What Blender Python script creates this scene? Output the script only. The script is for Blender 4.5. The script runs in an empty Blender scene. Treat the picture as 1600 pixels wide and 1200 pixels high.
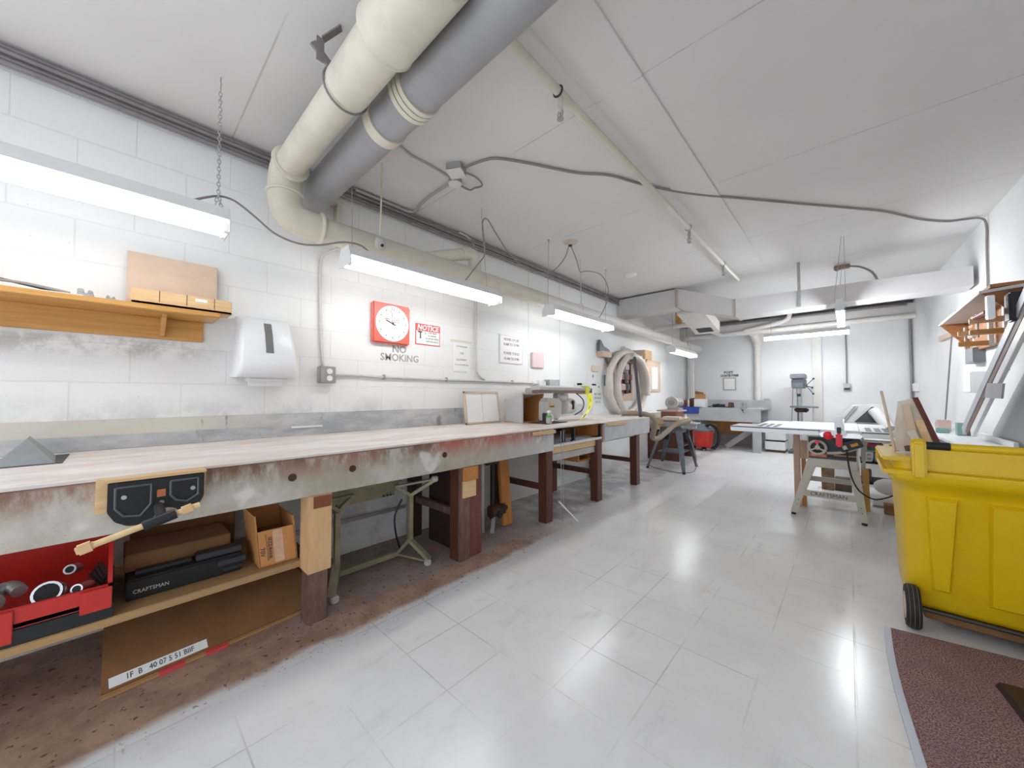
import bpy, bmesh, math, random
from mathutils import Vector, Matrix
random.seed(7)
scene = bpy.context.scene
COL = scene.collection
PI = math.pi
R = math.radians

# ------------------------------------------------------------------ materials
MATS = {}
def mat(name, col, rough=0.5, metal=0.0, vary=0.0, vscale=8.0, bump=0.0, bscale=40.0, stretch=None,
        col2=None, emit=None, estr=0.0, alpha=1.0, trans=0.0, spec=None):
    if name in MATS: return MATS[name]
    m = bpy.data.materials.new(name); m.use_nodes = True
    nt = m.node_tree; b = nt.nodes['Principled BSDF']
    c = (col[0], col[1], col[2], 1)
    b.inputs['Base Color'].default_value = c
    b.inputs['Roughness'].default_value = rough
    b.inputs['Metallic'].default_value = metal
    if spec is not None: b.inputs['Specular IOR Level'].default_value = spec
    if trans: b.inputs['Transmission Weight'].default_value = trans
    if alpha < 1: b.inputs['Alpha'].default_value = alpha
    if emit:
        b.inputs['Emission Color'].default_value = (*emit, 1); b.inputs['Emission Strength'].default_value = estr
    if vary > 0 or col2 or bump > 0:
        tc = nt.nodes.new('ShaderNodeTexCoord'); mp = nt.nodes.new('ShaderNodeMapping')
        nt.links.new(tc.outputs['Object'], mp.inputs['Vector'])
        if stretch: mp.inputs['Scale'].default_value = stretch
    if vary > 0 or col2:
        nz = nt.nodes.new('ShaderNodeTexNoise'); nz.inputs['Scale'].default_value = vscale
        nz.inputs['Detail'].default_value = 6; nz.inputs['Roughness'].default_value = 0.65
        nt.links.new(mp.outputs['Vector'], nz.inputs['Vector'])
        rp = nt.nodes.new('ShaderNodeValToRGB')
        a = col2 if col2 else tuple(max(0, v*(1-vary)) for v in col)
        rp.color_ramp.elements[0].position = 0.32; rp.color_ramp.elements[0].color = (*a, 1)
        rp.color_ramp.elements[1].position = 0.68; rp.color_ramp.elements[1].color = c
        nt.links.new(nz.outputs['Fac'], rp.inputs['Fac']); nt.links.new(rp.outputs['Color'], b.inputs['Base Color'])
    if bump > 0:
        n2 = nt.nodes.new('ShaderNodeTexNoise'); n2.inputs['Scale'].default_value = bscale; n2.inputs['Detail'].default_value = 5
        nt.links.new(mp.outputs['Vector'], n2.inputs['Vector'])
        bp = nt.nodes.new('ShaderNodeBump'); bp.inputs['Strength'].default_value = bump; bp.inputs['Distance'].default_value = 0.01
        nt.links.new(n2.outputs['Fac'], bp.inputs['Height']); nt.links.new(bp.outputs['Normal'], b.inputs['Normal'])
    MATS[name] = m
    return m

class NG:
    """small node-graph helper for the hand-written surface materials"""
    def __init__(s, name, rough=0.6):
        s.m = bpy.data.materials.new(name); s.m.use_nodes = True; s.nt = s.m.node_tree
        s.b = s.nt.nodes['Principled BSDF']; s.b.inputs['Roughness'].default_value = rough
        tc = s.nt.nodes.new('ShaderNodeTexCoord'); s.co = tc.outputs['Object']
        sp = s.nt.nodes.new('ShaderNodeSeparateXYZ'); s.nt.links.new(s.co, sp.inputs[0])
        s.x, s.y, s.z = sp.outputs
        MATS[name] = s.m
    def math(s, op, a, b=None, c=None, clamp=False):
        n = s.nt.nodes.new('ShaderNodeMath'); n.operation = op; n.use_clamp = clamp
        for i, v in enumerate((a, b, c)):
            if v is None: continue
            if isinstance(v, (int, float)): n.inputs[i].default_value = v
            else: s.nt.links.new(v, n.inputs[i])
        return n.outputs[0]
    def noise(s, scale, detail=5, rough=0.6, vec=None, stretch=None):
        n = s.nt.nodes.new('ShaderNodeTexNoise'); n.inputs['Scale'].default_value = scale
        n.inputs['Detail'].default_value = detail; n.inputs['Roughness'].default_value = rough
        v = vec or s.co
        if stretch:
            mp = s.nt.nodes.new('ShaderNodeMapping'); mp.inputs['Scale'].default_value = stretch
            s.nt.links.new(v, mp.inputs['Vector']); v = mp.outputs['Vector']
        s.nt.links.new(v, n.inputs['Vector'])
        return n.outputs['Fac']
    def comb(s, x, y, z):
        n = s.nt.nodes.new('ShaderNodeCombineXYZ')
        for i, v in enumerate((x, y, z)):
            if isinstance(v, (int, float)): n.inputs[i].default_value = v
            else: s.nt.links.new(v, n.inputs[i])
        return n.outputs[0]
    def step(s, v, a, b):
        n = s.nt.nodes.new('ShaderNodeMapRange'); n.interpolation_type = 'SMOOTHSTEP'
        s.nt.links.new(v, n.inputs['Value']); n.inputs['From Min'].default_value = a; n.inputs['From Max'].default_value = b
        return n.outputs[0]
    def mix(s, f, a, b):
        n = s.nt.nodes.new('ShaderNodeMix'); n.data_type = 'RGBA'
        def put(sock, v):
            if isinstance(v, tuple): sock.default_value = (*v, 1)
            else: s.nt.links.new(v, sock)
        if isinstance(f, (int, float)): n.inputs[0].default_value = f
        else: s.nt.links.new(f, n.inputs[0])
        put(n.inputs[6], a); put(n.inputs[7], b)
        return n.outputs[2]
    def color(s, v): s.nt.links.new(v, s.b.inputs['Base Color'])
    def rough(s, v): s.nt.links.new(v, s.b.inputs['Roughness'])
    def bump(s, h, strength=0.3, dist=0.01):
        bp = s.nt.nodes.new('ShaderNodeBump'); bp.inputs['Strength'].default_value = strength; bp.inputs['Distance'].default_value = dist
        s.nt.links.new(h, bp.inputs['Height']); s.nt.links.new(bp.outputs['Normal'], s.b.inputs['Normal'])
    def line(s, v, period, off, width):
        """1 on thin lines every period, 0 elsewhere"""
        f = s.math('FRACT', s.math('ADD', s.math('DIVIDE', s.math('SUBTRACT', v, off), period), 100.5))
        d = s.math('ABSOLUTE', s.math('SUBTRACT', f, 0.5))
        return s.math('SUBTRACT', 1.0, s.step(d, width*0.4/period, width/period))

# ------------------------------------------------------------------ mesh builder
def rotm(axis, deg): return Matrix.Rotation(R(deg), 4, axis)
class MB:
    def __init__(s): s.bm = bmesh.new(); s.mats = []; s.cur = 0
    def mat(s, m):
        if m not in s.mats: s.mats.append(m)
        s.cur = s.mats.index(m); return s
    def merge(s, t, M=None):
        if M is not None: bmesh.ops.transform(t, matrix=M, verts=t.verts)
        for f in t.faces: f.material_index = s.cur
        me = bpy.data.meshes.new('t'); t.to_mesh(me); t.free(); s.bm.from_mesh(me); bpy.data.meshes.remove(me); return s
    def box(s, a, b, bev=0.0, M=None):
        t = bmesh.new(); bmesh.ops.create_cube(t, size=1)
        for v in t.verts:
            v.co = Vector([(a[i]+b[i])/2 + v.co[i]*(b[i]-a[i]) for i in range(3)])
        if bev > 0: bmesh.ops.bevel(t, geom=t.edges[:], offset=bev, segments=2, affect='EDGES', clamp_overlap=True)
        return s.merge(t, M)
    def beam(s, p, q, w, h, up=(0, 0, 1), bev=0.0):
        p, q = Vector(p), Vector(q); d = q-p; L = d.length; z = d.normalized(); u = Vector(up)
        x = u.cross(z)
        if x.length < 1e-4: x = Vector((1, 0, 0)).cross(z)
        x.normalize(); y = z.cross(x)
        M = Matrix(((x.x, y.x, z.x, p.x), (x.y, y.y, z.y, p.y), (x.z, y.z, z.z, p.z), (0, 0, 0, 1)))
        return s.box((-w/2, -h/2, 0), (w/2, h/2, L), bev, M)
    def cyl(s, p, q, r, r2=None, n=20, cap=True):
        p, q = Vector(p), Vector(q); d = q-p
        t = bmesh.new(); bmesh.ops.create_cone(t, cap_ends=cap, cap_tris=False, segments=n, radius1=r, radius2=r if r2 is None else r2, depth=d.length)
        M = Matrix.Translation((p+q)/2) @ d.to_track_quat('Z', 'Y').to_matrix().to_4x4()
        return s.merge(t, M)
    def sphere(s, c, r, sc=(1, 1, 1), n=16):
        t = bmesh.new(); bmesh.ops.create_uvsphere(t, u_segments=n, v_segments=max(6, n//2), radius=r)
        return s.merge(t, Matrix.Translation(c) @ Matrix.Diagonal((*sc, 1)))
    def tube(s, pts, r, n=10, smooth=0, closed=False, cap=True):
        P = [Vector(p) for p in pts]
        if smooth: P = catmull(P, smooth, closed)
        t = bmesh.new(); rings = []; N = len(P); prev = None
        for i, p in enumerate(P):
            if closed: d = P[(i+1) % N]-P[i-1]
            else: d = P[min(i+1, N-1)]-P[max(i-1, 0)]
            d.normalize()
            if prev is None:
                a = Vector((0, 0, 1)) if abs(d.z) < .9 else Vector((1, 0, 0)); u = a.cross(d).normalized()
            else:
                u = prev-d*prev.dot(d)
                if u.length < 1e-5: u = Vector((0, 0, 1)).cross(d)
                u.normalize()
            prev = u; w = d.cross(u); rr = r[i] if isinstance(r, list) else r
            rings.append([t.verts.new(p+(u*math.cos(2*PI*k/n)+w*math.sin(2*PI*k/n))*rr) for k in range(n)])
        for i in range(N if closed else N-1):
            A, B = rings[i], rings[(i+1) % N]
            for k in range(n): t.faces.new((A[k], A[(k+1) % n], B[(k+1) % n], B[k]))
        if cap and not closed:
            t.faces.new(rings[0][::-1]); t.faces.new(rings[-1])
        return s.merge(t)
    def lathe(s, prof, c=(0, 0, 0), n=28, M=None):
        t = bmesh.new(); rings = []
        for r, z in prof:
            rings.append([t.verts.new((max(r, 1e-5)*math.cos(2*PI*k/n), max(r, 1e-5)*math.sin(2*PI*k/n), z)) for k in range(n)])
        for A, B in zip(rings, rings[1:]):
            for k in range(n): t.faces.new((A[k], A[(k+1) % n], B[(k+1) % n], B[k]))
        t.faces.new(rings[0][::-1]); t.faces.new(rings[-1])
        return s.merge(t, Matrix.Translation(c) @ (M or Matrix()))
    def prism(s, poly, axis, a, b, bev=0.0, M=None):
        """poly: 2-D outline in the other two axes (in x,y,z order), extruded along axis from a to b"""
        t = bmesh.new()
        def pt(u, v, w):
            return {'x': (w, u, v), 'y': (u, w, v), 'z': (u, v, w)}[axis]
        A = [t.verts.new(pt(u, v, a)) for u, v in poly]; B = [t.verts.new(pt(u, v, b)) for u, v in poly]
        t.faces.new(A); t.faces.new(B); n = len(poly)
        for i in range(n): t.faces.new((A[i], A[(i+1) % n], B[(i+1) % n], B[i]))
        bmesh.ops.recalc_face_normals(t, faces=t.faces[:])
        if bev > 0: bmesh.ops.bevel(t, geom=t.edges[:], offset=bev, segments=2, affect='EDGES', clamp_overlap=True)
        return s.merge(t, M)
    def hull(s, pts):
        t = bmesh.new()
        for p in pts: t.verts.new(p)
        bmesh.ops.convex_hull(t, input=t.verts[:])
        return s.merge(t)
    def loft(s, loops, cap=True):
        t = bmesh.new(); rr = [[t.verts.new(p) for p in L] for L in loops]; n = len(loops[0])
        for A, B in zip(rr, rr[1:]):
            for k in range(n): t.faces.new((A[k], A[(k+1) % n], B[(k+1) % n], B[k]))
        if cap: t.faces.new(rr[0][::-1]); t.faces.new(rr[-1])
        bmesh.ops.recalc_face_normals(t, faces=t.faces[:])
        return s.merge(t)
    def torus(s, c, R1, r, M=None, n=24, k=8):
        pts = [Vector((R1*math.cos(2*PI*i/n), R1*math.sin(2*PI*i/n), 0)) for i in range(n)]
        M = Matrix.Translation(c) @ (M or Matrix())
        return s.tube([M @ p for p in pts], r, n=k, closed=True)
    def grid(s, f, nu, nv, thick=0.0):
        """f(u,v) -> point for u,v in 0..1"""
        t = bmesh.new(); V = [[t.verts.new(f(i/nu, j/nv)) for j in range(nv+1)] for i in range(nu+1)]
        for i in range(nu):
            for j in range(nv): t.faces.new((V[i][j], V[i+1][j], V[i+1][j+1], V[i][j+1]))
        if thick:
            bmesh.ops.recalc_face_normals(t, faces=t.faces[:]); bmesh.ops.solidify(t, geom=t.faces[:], thickness=thick)
        return s.merge(t)

def catmull(P, k, closed=False):
    out = []; N = len(P)
    for i in range(N if closed else N-1):
        p0 = P[i-1] if (i > 0 or closed) else P[0]; p1 = P[i]; p2 = P[(i+1) % N]
        p3 = P[(i+2) % N] if (closed or i+2 < N) else P[-1]
        for j in range(k):
            t = j/k
            out.append(0.5*((2*p1)+(p2-p0)*t+(2*p0-5*p1+4*p2-p3)*t*t+(3*p1-p0-3*p2+p3)*t**3))
    if not closed: out.append(P[-1].copy())
    return out

def root_of(o):
    while o.parent: o = o.parent
    return o
def put(mb, name, parent=None, loc=None, local=False, label=None, sharp=38):
    me = bpy.data.meshes.new(name); mb.bm.normal_update(); mb.bm.to_mesh(me); mb.bm.free()
    for m in mb.mats: me.materials.append(m)
    for p in me.polygons: p.use_smooth = True
    me.set_sharp_from_angle(angle=R(sharp))
    o = bpy.data.objects.new(name, me); COL.objects.link(o)
    if parent is not None:
        o.parent = parent
        if not local: me.transform(Matrix.Translation(-root_of(parent).location))
    elif loc is not None:
        if not local: me.transform(Matrix.Translation(-Vector(loc)))
        o.location = loc
    if label: o['label'] = label
    return o
def tag(o, label, cat, group=None):
    o['label'] = label; o['category'] = cat
    if group: o['group'] = group
    return o
def thing(name, label, cat, loc, group=None, rotz=0):
    o = bpy.data.objects.new(name, None); COL.objects.link(o); o.location = loc; o.rotation_euler = (0, 0, rotz)
    o.empty_display_size = 0.05
    return tag(o, label, cat, group)
def solo(mb, name, label, cat, loc, group=None, local=False):
    return tag(put(mb, name, None, loc, local), label, cat, group)
def struct(mb, name):
    o = put(mb, name); o['kind'] = 'structure'; return o

def face_frame(n):
    """matrix whose x runs along the reading direction and z along the outward normal n"""
    n = Vector(n).normalized(); up = Vector((0, 0, 1)); x = up.cross(n)
    if x.length < 1e-4: x = Vector((1, 0, 0))
    x.normalize(); y = n.cross(x)
    return Matrix(((x.x, y.x, n.x, 0), (x.y, y.y, n.y, 0), (x.z, y.z, n.z, 0), (0, 0, 0, 1)))
def text(mb, s, size, c, M, align='CENTER', depth=0.0006, xs=1.0, bold=0.0):
    cu = bpy.data.curves.new('txt', 'FONT'); cu.body = s; cu.size = size; cu.align_x = align; cu.align_y = 'CENTER'
    cu.extrude = depth; cu.resolution_u = 2; cu.offset = bold
    ob = bpy.data.objects.new('txt', cu); COL.objects.link(ob)
    bpy.context.view_layer.update()
    me = bpy.data.meshes.new_from_object(ob.evaluated_get(bpy.context.evaluated_depsgraph_get()))
    me.transform(Matrix.Translation(c) @ M @ Matrix.Diagonal((xs, 1, 1, 1)))
    t = bmesh.new(); t.from_mesh(me); mb.merge(t)
    bpy.data.objects.remove(ob); bpy.data.curves.remove(cu); bpy.data.meshes.remove(me)
    return mb
FL = face_frame((1, 0, 0))     # reading frame of things on the left wall
FB = face_frame((0, -1, 0))    # ... on the back wall

# ------------------------------------------------------------------ palette
white_paint = mat('white_enamel', (.82, .82, .80), .4)
white_metal = mat('white_sheet_metal', (.80, .80, .79), .35, vary=.06, vscale=5)
tube_glow = mat('lit_fluorescent_tube', (1, 1, 1), .4, emit=(1.0, .99, .975), estr=8.5)
tube_glow_dim = mat('lit_fluorescent_tube_dim', (1, 1, 1), .4, emit=(1.0, .99, .975), estr=5.5)
tube_glow_far = mat('lit_fluorescent_tube_bright', (1, 1, 1), .4, emit=(.92, .96, 1.0), estr=44)
tube_glow_mid = mat('lit_fluorescent_tube_mid', (1, 1, 1), .4, emit=(.96, .98, 1.0), estr=10)
tube_glow_hot = mat('lit_fluorescent_tube_hot', (1, 1, 1), .4, emit=(.90, .95, 1.0), estr=72)
cream = mat('cream_painted_pipe', (.74, .68, .56), .45, vary=.18, vscale=5, bump=.05)
white_pipe = mat('white_painted_pipe', (.78, .75, .71), .45, vary=.08, vscale=4)
grey_pvc = mat('grey_pvc', (.36, .355, .36), .42, vary=.14, vscale=6)
conduit_m = mat('grey_conduit', (.30, .27, .27), .45, .3, vary=.2, vscale=9)
pale_conduit = mat('painted_conduit', (.66, .63, .60), .5, vary=.15, vscale=12)
dark_metal = mat('dark_steel', (.06, .06, .065), .45, .6)
steel = mat('steel', (.55, .56, .58), .3, .9, vary=.15, vscale=30)
chrome = mat('chrome', (.8, .8, .82), .12, 1.0)
galv = mat('galvanised_steel', (.50, .50, .49), .42, .6, vary=.25, vscale=14)
black = mat('black_plastic', (.009, .009, .010), .42)
black_matte = mat('black_matte', (.012, .011, .011), .7)
cable_m = mat('grey_cable', (.27, .245, .23), .55)
rust = mat('rusty_iron', (.16, .07, .035), .75, .3, col2=(.04, .025, .02), vscale=30, bump=.3)
pine = mat('varnished_pine', (.66, .36, .11), .32, col2=(.52, .25, .06), vscale=4, stretch=(6, .6, 14), vary=.2)
pine_pale = mat('raw_pine', (.78, .55, .30), .55, col2=(.66, .42, .20), vscale=5, stretch=(5, 1, 12), vary=.2)
ply_pale = mat('pale_plywood', (.68, .52, .40), .6, col2=(.60, .44, .32), vscale=3, stretch=(1, 2, 4), vary=.2)
orange_ply = mat('orange_plywood', (.62, .26, .07), .5, col2=(.48, .18, .04), vscale=4, stretch=(8, 8, 1), vary=.2)
leg_brown = mat('brown_stained_timber', (.135, .045, .024), .45, col2=(.075, .022, .012), vscale=5, stretch=(10, 10, 1.2), vary=.3, bump=.1)
leg_red = mat('reddish_timber', (.24, .075, .06), .5, col2=(.15, .04, .032), vscale=5, stretch=(10, 10, 1.2), vary=.3, bump=.1)
leg_dark = mat('dark_stained_timber', (.05, .017, .011), .5, col2=(.03, .01, .007), vscale=5, stretch=(10, 10, 1.2), vary=.3)
leg_dusty = mat('dusty_brown_timber', (.22, .13, .105), .6, col2=(.12, .06, .042), vscale=6, stretch=(8, 8, 1.5), vary=.3)
cardboard = mat('cardboard', (.50, .27, .11), .75, vary=.12, vscale=6)
cardboard_or = mat('orange_cardboard', (.62, .28, .09), .7, vary=.1, vscale=6)
cardboard_dk = mat('old_cardboard', (.27, .125, .045), .75, vary=.3, vscale=5)
paper = mat('white_paper', (.85, .85, .84), .7)
ink = mat('dark_ink', (.05, .05, .055), .7)
grey_ink = mat('grey_stencil_paint', (.24, .24, .24), .8, col2=(.50, .50, .49), vscale=45)
red_plastic = mat('red_plastic', (.62, .028, .02), .35, vary=.15, vscale=20)
red_sign = mat('red_print', (.72, .08, .08), .5)
yellow_bin = mat('yellow_polyethylene', (.76, .50, .002), .38, col2=(.70, .45, .002), vscale=3, vary=.1, bump=.06, bscale=160)
rubber = mat('black_rubber', (.022, .02, .02), .75, vary=.5, vscale=50)
beige_metal = mat('beige_enamel', (.55, .52, .44), .4, vary=.06, vscale=6)
alu = mat('aluminium', (.78, .79, .81), .28, .75)
alu_white = mat('white_aluminium', (.82, .83, .86), .3, .15)
blue_slot = mat('dark_slot', (.05, .06, .09), .5)
olive_metal = mat('olive_painted_steel', (.40, .34, .22), .5, .2, vary=.35, vscale=14)
hose_white = mat('translucent_white_hose', (.76, .69, .62), .35, vary=.12, vscale=25)
hose_grey = mat('dusty_grey_hose', (.28, .25, .22), .55, col2=(.36, .25, .15), vscale=9)
grey_paint = mat('grey_painted_steel', (.40, .40, .41), .45, vary=.12, vscale=8)
blue_grey = mat('blue_grey_steel', (.16, .18, .22), .35, .4, vary=.4, vscale=20)
beam_paint = mat('beam_paint', (.66, .64, .63), .55, vary=.05, vscale=3)
white_lam = mat('white_laminate', (.80, .80, .81), .35)
green_p = mat('green_print', (.12, .45, .10), .4)
teal = mat('teal_paint', (.22, .36, .36), .6)
caution = mat('yellow_caution_tape', (.85, .80, .05), .35)
pinkish = mat('pinkish_board', (.62, .44, .38), .6, vary=.08, vscale=7)
scrap_white = mat('white_veneered_scrap', (.74, .70, .64), .5, col2=(.60, .50, .38), vscale=4, stretch=(3, 3, 1))
brick_red = mat('reddish_wood', (.30, .12, .085), .6, vary=.3, vscale=12)
blue_cloth = mat('blue_plastic_sheet', (.02, .06, .35), .4)
dust_white = mat('dusty_white_plastic', (.62, .60, .57), .5, vary=.2, vscale=8)

# bench top: worn pale plywood with scuffs
g = NG('worn_bench_ply', .5)
n1 = g.noise(2.2, 7, .7, stretch=(3, 1, 1)); n2 = g.noise(14, 6, .7, stretch=(2, .35, 1))
c = g.mix(g.step(n1, .35, .7), (.66, .57, .50), (.84, .80, .77))
c = g.mix(g.math('MULTIPLY', g.step(n2, .56, .74), .35), c, (.48, .38, .30)); g.color(c)
g.bump(n2, .08)
bench_ply = g.m
# bench apron: grey-beige paint, paint drips and overspray near the upper edge
g = NG('overpainted_apron', .6); g.y = g.math('ADD', g.y, 1.8)     # the bench origin stands at y = 1.8
n1 = g.noise(3.0, 7, .7); n2 = g.noise(9, 7, .75, stretch=(1, 1, .35)); n3 = g.noise(60, 3, .6)
base = g.mix(g.step(n1, .35, .68), (.40, .345, .265), (.60, .565, .49))
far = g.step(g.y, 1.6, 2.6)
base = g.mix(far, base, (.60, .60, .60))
edge = g.math('MAXIMUM', g.math('MULTIPLY', g.step(g.z, .66, .785), g.step(n2, .36, .56)), g.math('MULTIPLY', g.step(g.z, .776, .783), .8))
brown = g.mix(g.step(g.noise(2.3, 3), .44, .58), (.15, .05, .016), (.27, .10, .06))
brown = g.mix(g.math('MULTIPLY', g.step(g.y, 1.25, 1.4), g.math('SUBTRACT', 1.0, g.step(g.y, 2.1, 2.4))), brown, (.47, .10, .075))
keep = g.math('SUBTRACT', 1.0, g.step(g.y, 2.3, 2.6))
base = g.mix(g.math('MULTIPLY', g.math('MULTIPLY', edge, keep), .88), base, brown)
base = g.mix(g.math('MULTIPLY', g.step(n3, .68, .74), .6), base, (.10, .055, .03))
base = g.mix(g.math('MULTIPLY', g.step(g.noise(6.5, 2, .5), .60, .70), .8), base, (.74, .72, .68))
g.color(base); apron_m = g.m
# backsplash: grey overspray on a painted board
g = NG('oversprayed_grey_board', .6); g.y = g.math('ADD', g.y, 1.8)
n1 = g.noise(5, 7, .7, stretch=(1, .6, 1.5))
c = g.mix(g.step(n1, .36, .66), (.36, .37, .38), (.56, .56, .56))
up = g.math('MULTIPLY', g.step(g.z, .872, .878), g.math('SUBTRACT', 1.0, g.step(g.y, .3, .9)))
c = g.mix(g.math('MULTIPLY', up, .75), c, (.66, .63, .52))
c = g.mix(g.math('MULTIPLY', g.math('MULTIPLY', g.step(g.noise(12, 4, .6, stretch=(1, 1, .4)), .62, .70), g.step(g.y, .25, .4)), .6), c, (.12, .11, .11))
c = g.mix(g.math('MULTIPLY', g.step(g.noise(9, 3), .66, .74), .7), c, (.66, .24, .20)); g.color(c)
splash_m = g.m

# ------------------------------------------------------------------ the room
ZC = 2.68
g = NG('painted_block_wall', .55)
tex = g.nt.nodes.new('ShaderNodeTexBrick')
tex.inputs['Scale'].default_value = 1; tex.inputs['Brick Width'].default_value = .4064; tex.inputs['Row Height'].default_value = .2032
tex.inputs['Mortar Size'].default_value = .0042; tex.inputs['Mortar Smooth'].default_value = .6; tex.offset = .5
g.nt.links.new(g.comb(g.math('ADD', g.y, 4.2284), g.math('ADD', g.z, .076), 0), tex.inputs['Vector'])
fac = tex.outputs['Fac']
n1 = g.noise(1.3, 6, .6); n2 = g.noise(7, 7, .75); n3 = g.noise(38, 4, .6)
c = g.mix(g.step(n1, .3, .7), (.79, .785, .77), (.84, .84, .835))
fac = g.math('MULTIPLY', fac, g.math('SUBTRACT', 1.0, g.math('MULTIPLY', g.step(g.y, 2.6, 3.6), .75)))
c = g.mix(g.math('MULTIPLY', fac, .22), c, (.50, .48, .46))
cr = g.math('MULTIPLY', g.math('MULTIPLY', g.line(g.y, .64, 3.32, .005), g.step(g.z, 1.2, 1.3)), g.math('MULTIPLY', g.step(g.y, 3.0, 3.1), g.math('SUBTRACT', 1.0, g.step(g.y, 4.2, 4.3))))
c = g.mix(g.math('MULTIPLY', cr, .7), c, (.25, .24, .24))
# grey patchy band under the wall shelf and spray grime over the backsplash
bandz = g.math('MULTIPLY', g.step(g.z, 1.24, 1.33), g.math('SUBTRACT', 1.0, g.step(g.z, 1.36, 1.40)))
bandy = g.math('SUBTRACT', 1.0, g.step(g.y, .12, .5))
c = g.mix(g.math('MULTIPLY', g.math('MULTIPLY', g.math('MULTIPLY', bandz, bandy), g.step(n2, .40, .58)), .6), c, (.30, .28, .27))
b2 = g.math('MULTIPLY', g.math('SUBTRACT', 1.0, g.step(g.z, .93, 1.12)), g.step(g.noise(4.5, 6, .7), .42, .66))
c = g.mix(g.math('MULTIPLY', g.math('MULTIPLY', b2, g.math('SUBTRACT', 1.0, g.step(g.y, 1.4, 2.1))), .55), c, (.46, .45, .45))
c = g.mix(g.math('MULTIPLY', g.step(n3, .70, .75), .35), c, (.40, .36, .33))
g.color(c)
g.bump(g.math('ADD', g.math('MULTIPLY', fac, -1.0), g.math('MULTIPLY', n3, .12)), .26, .006)
block_wall = g.m
g = NG('painted_plaster_wall', .55)
n1 = g.noise(1.1, 6, .6); n3 = g.noise(20, 5, .65)
c = g.mix(g.step(n1, .32, .68), (.77, .77, .775), (.84, .84, .845))
c = g.mix(g.math('MULTIPLY', g.step(n3, .66, .74), .25), c, (.5, .48, .46)); g.color(c); g.bump(n3, .06)
plaster = g.m
g = NG('ceiling_paint', .65)
ln = g.line(g.y, 1.294, 1.74, .006)
n1 = g.noise(.8, 5, .6)
c = g.mix(g.step(n1, .3, .7), (.72, .70, .685), (.76, .745, .73))
c = g.mix(g.math('MULTIPLY', g.math('MULTIPLY', ln, g.step(g.noise(3, 3), .38, .55)), .42), c, (.30, .27, .25)); g.color(c); g.bump(g.noise(25, 4), .04)
ceil_m = g.m
g = NG('waxed_vinyl_tile', .2)
seam = g.math('MAXIMUM', g.line(g.x, .2745, -.55, .0042), g.line(g.y, .2745, 1.388, .0036))
seam = g.math('MULTIPLY', seam, g.step(g.noise(1.7, 4), .42, .62))
n1 = g.noise(1.2, 6, .65); n2 = g.noise(6, 7, .75); n3 = g.noise(45, 5, .7); n4 = g.noise(3.4, 5, .65, stretch=(2.6, .8, 1))
c = g.mix(g.step(n1, .32, .68), (.70, .69, .68), (.78, .775, .77))
c = g.mix(g.math('MULTIPLY', g.step(n2, .45, .85), .25), c, (.50, .47, .45))
c = g.mix(g.math('MULTIPLY', g.step(n4, .55, .85), .45), c, (.36, .355, .38))
scf = g.step(g.noise(16, 4, .6, stretch=(.55, 2.2, 1)), .70, .76)
c = g.mix(g.math('MULTIPLY', g.math('MULTIPLY', scf, g.step(g.noise(1.6, 3), .48, .6)), .5), c, (.22, .21, .23))
c = g.mix(g.math('MULTIPLY', seam, .42), c, (.28, .25, .23))
# sawdust and grime along the bench, plus its shadow painted in as brown
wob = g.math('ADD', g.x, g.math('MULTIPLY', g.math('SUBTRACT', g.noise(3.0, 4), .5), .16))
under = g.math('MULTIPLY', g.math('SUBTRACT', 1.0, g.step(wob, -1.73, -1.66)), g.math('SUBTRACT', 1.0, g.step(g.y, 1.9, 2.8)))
dirt_shade = g.mix(g.step(g.noise(7, 5, .7), .38, .62), (.37, .20, .115), (.22, .105, .05))
c = g.mix(g.math('MULTIPLY', under, .88), c, dirt_shade)
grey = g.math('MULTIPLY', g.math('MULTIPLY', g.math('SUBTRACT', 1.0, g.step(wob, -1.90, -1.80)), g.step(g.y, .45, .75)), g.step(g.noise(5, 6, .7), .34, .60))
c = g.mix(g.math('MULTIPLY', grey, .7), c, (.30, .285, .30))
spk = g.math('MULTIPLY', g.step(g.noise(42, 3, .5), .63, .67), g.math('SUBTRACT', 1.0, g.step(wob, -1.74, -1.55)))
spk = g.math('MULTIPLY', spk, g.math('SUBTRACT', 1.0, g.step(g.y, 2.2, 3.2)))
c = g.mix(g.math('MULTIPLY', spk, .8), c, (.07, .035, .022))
g.color(c)
r = g.math('ADD', g.math('MULTIPLY', under, .5), .21); r = g.math('ADD', r, g.math('MULTIPLY', g.step(g.y, 4.6, 7.0), .25))
g.rough(r); g.bump(g.math('ADD', g.math('MULTIPLY', seam, -1), g.math('MULTIPLY', g.noise(9, 3), .05)), .12, .004)
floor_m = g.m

NEAR = -1.5
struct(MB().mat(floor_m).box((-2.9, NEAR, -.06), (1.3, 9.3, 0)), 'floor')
struct(MB().mat(ceil_m).box((-3.0, NEAR, ZC), (1.35, 9.35, ZC+.08)), 'ceiling')
struct(MB().mat(block_wall).box((-3.0, NEAR, .74), (-2.8, 9.3, ZC)), 'wall_left')
struct(MB().mat(block_wall).box((-2.8, NEAR, 0), (-2.535, 9.2, .765)), 'trim_3')                # thicker foot of the left wall
struct(MB().mat(plaster).box((-3.0, 9.2, 0), (1.1, 9.35, ZC)), 'wall_back')
def rw(y): return .965-.0293*(y-4.6)
m = MB().mat(plaster).prism([(rw(NEAR), NEAR), (rw(NEAR)+.15, NEAR), (rw(9.25)+.15, 9.25), (rw(9.25), 9.25)], 'z', 0, ZC)
struct(m, 'wall_right')
struct(MB().mat(beam_paint).box((-2.8, 8.86, 2.40), (.86, 9.2, 2.60)), 'trim_1')          # downstand along the back wall
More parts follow.
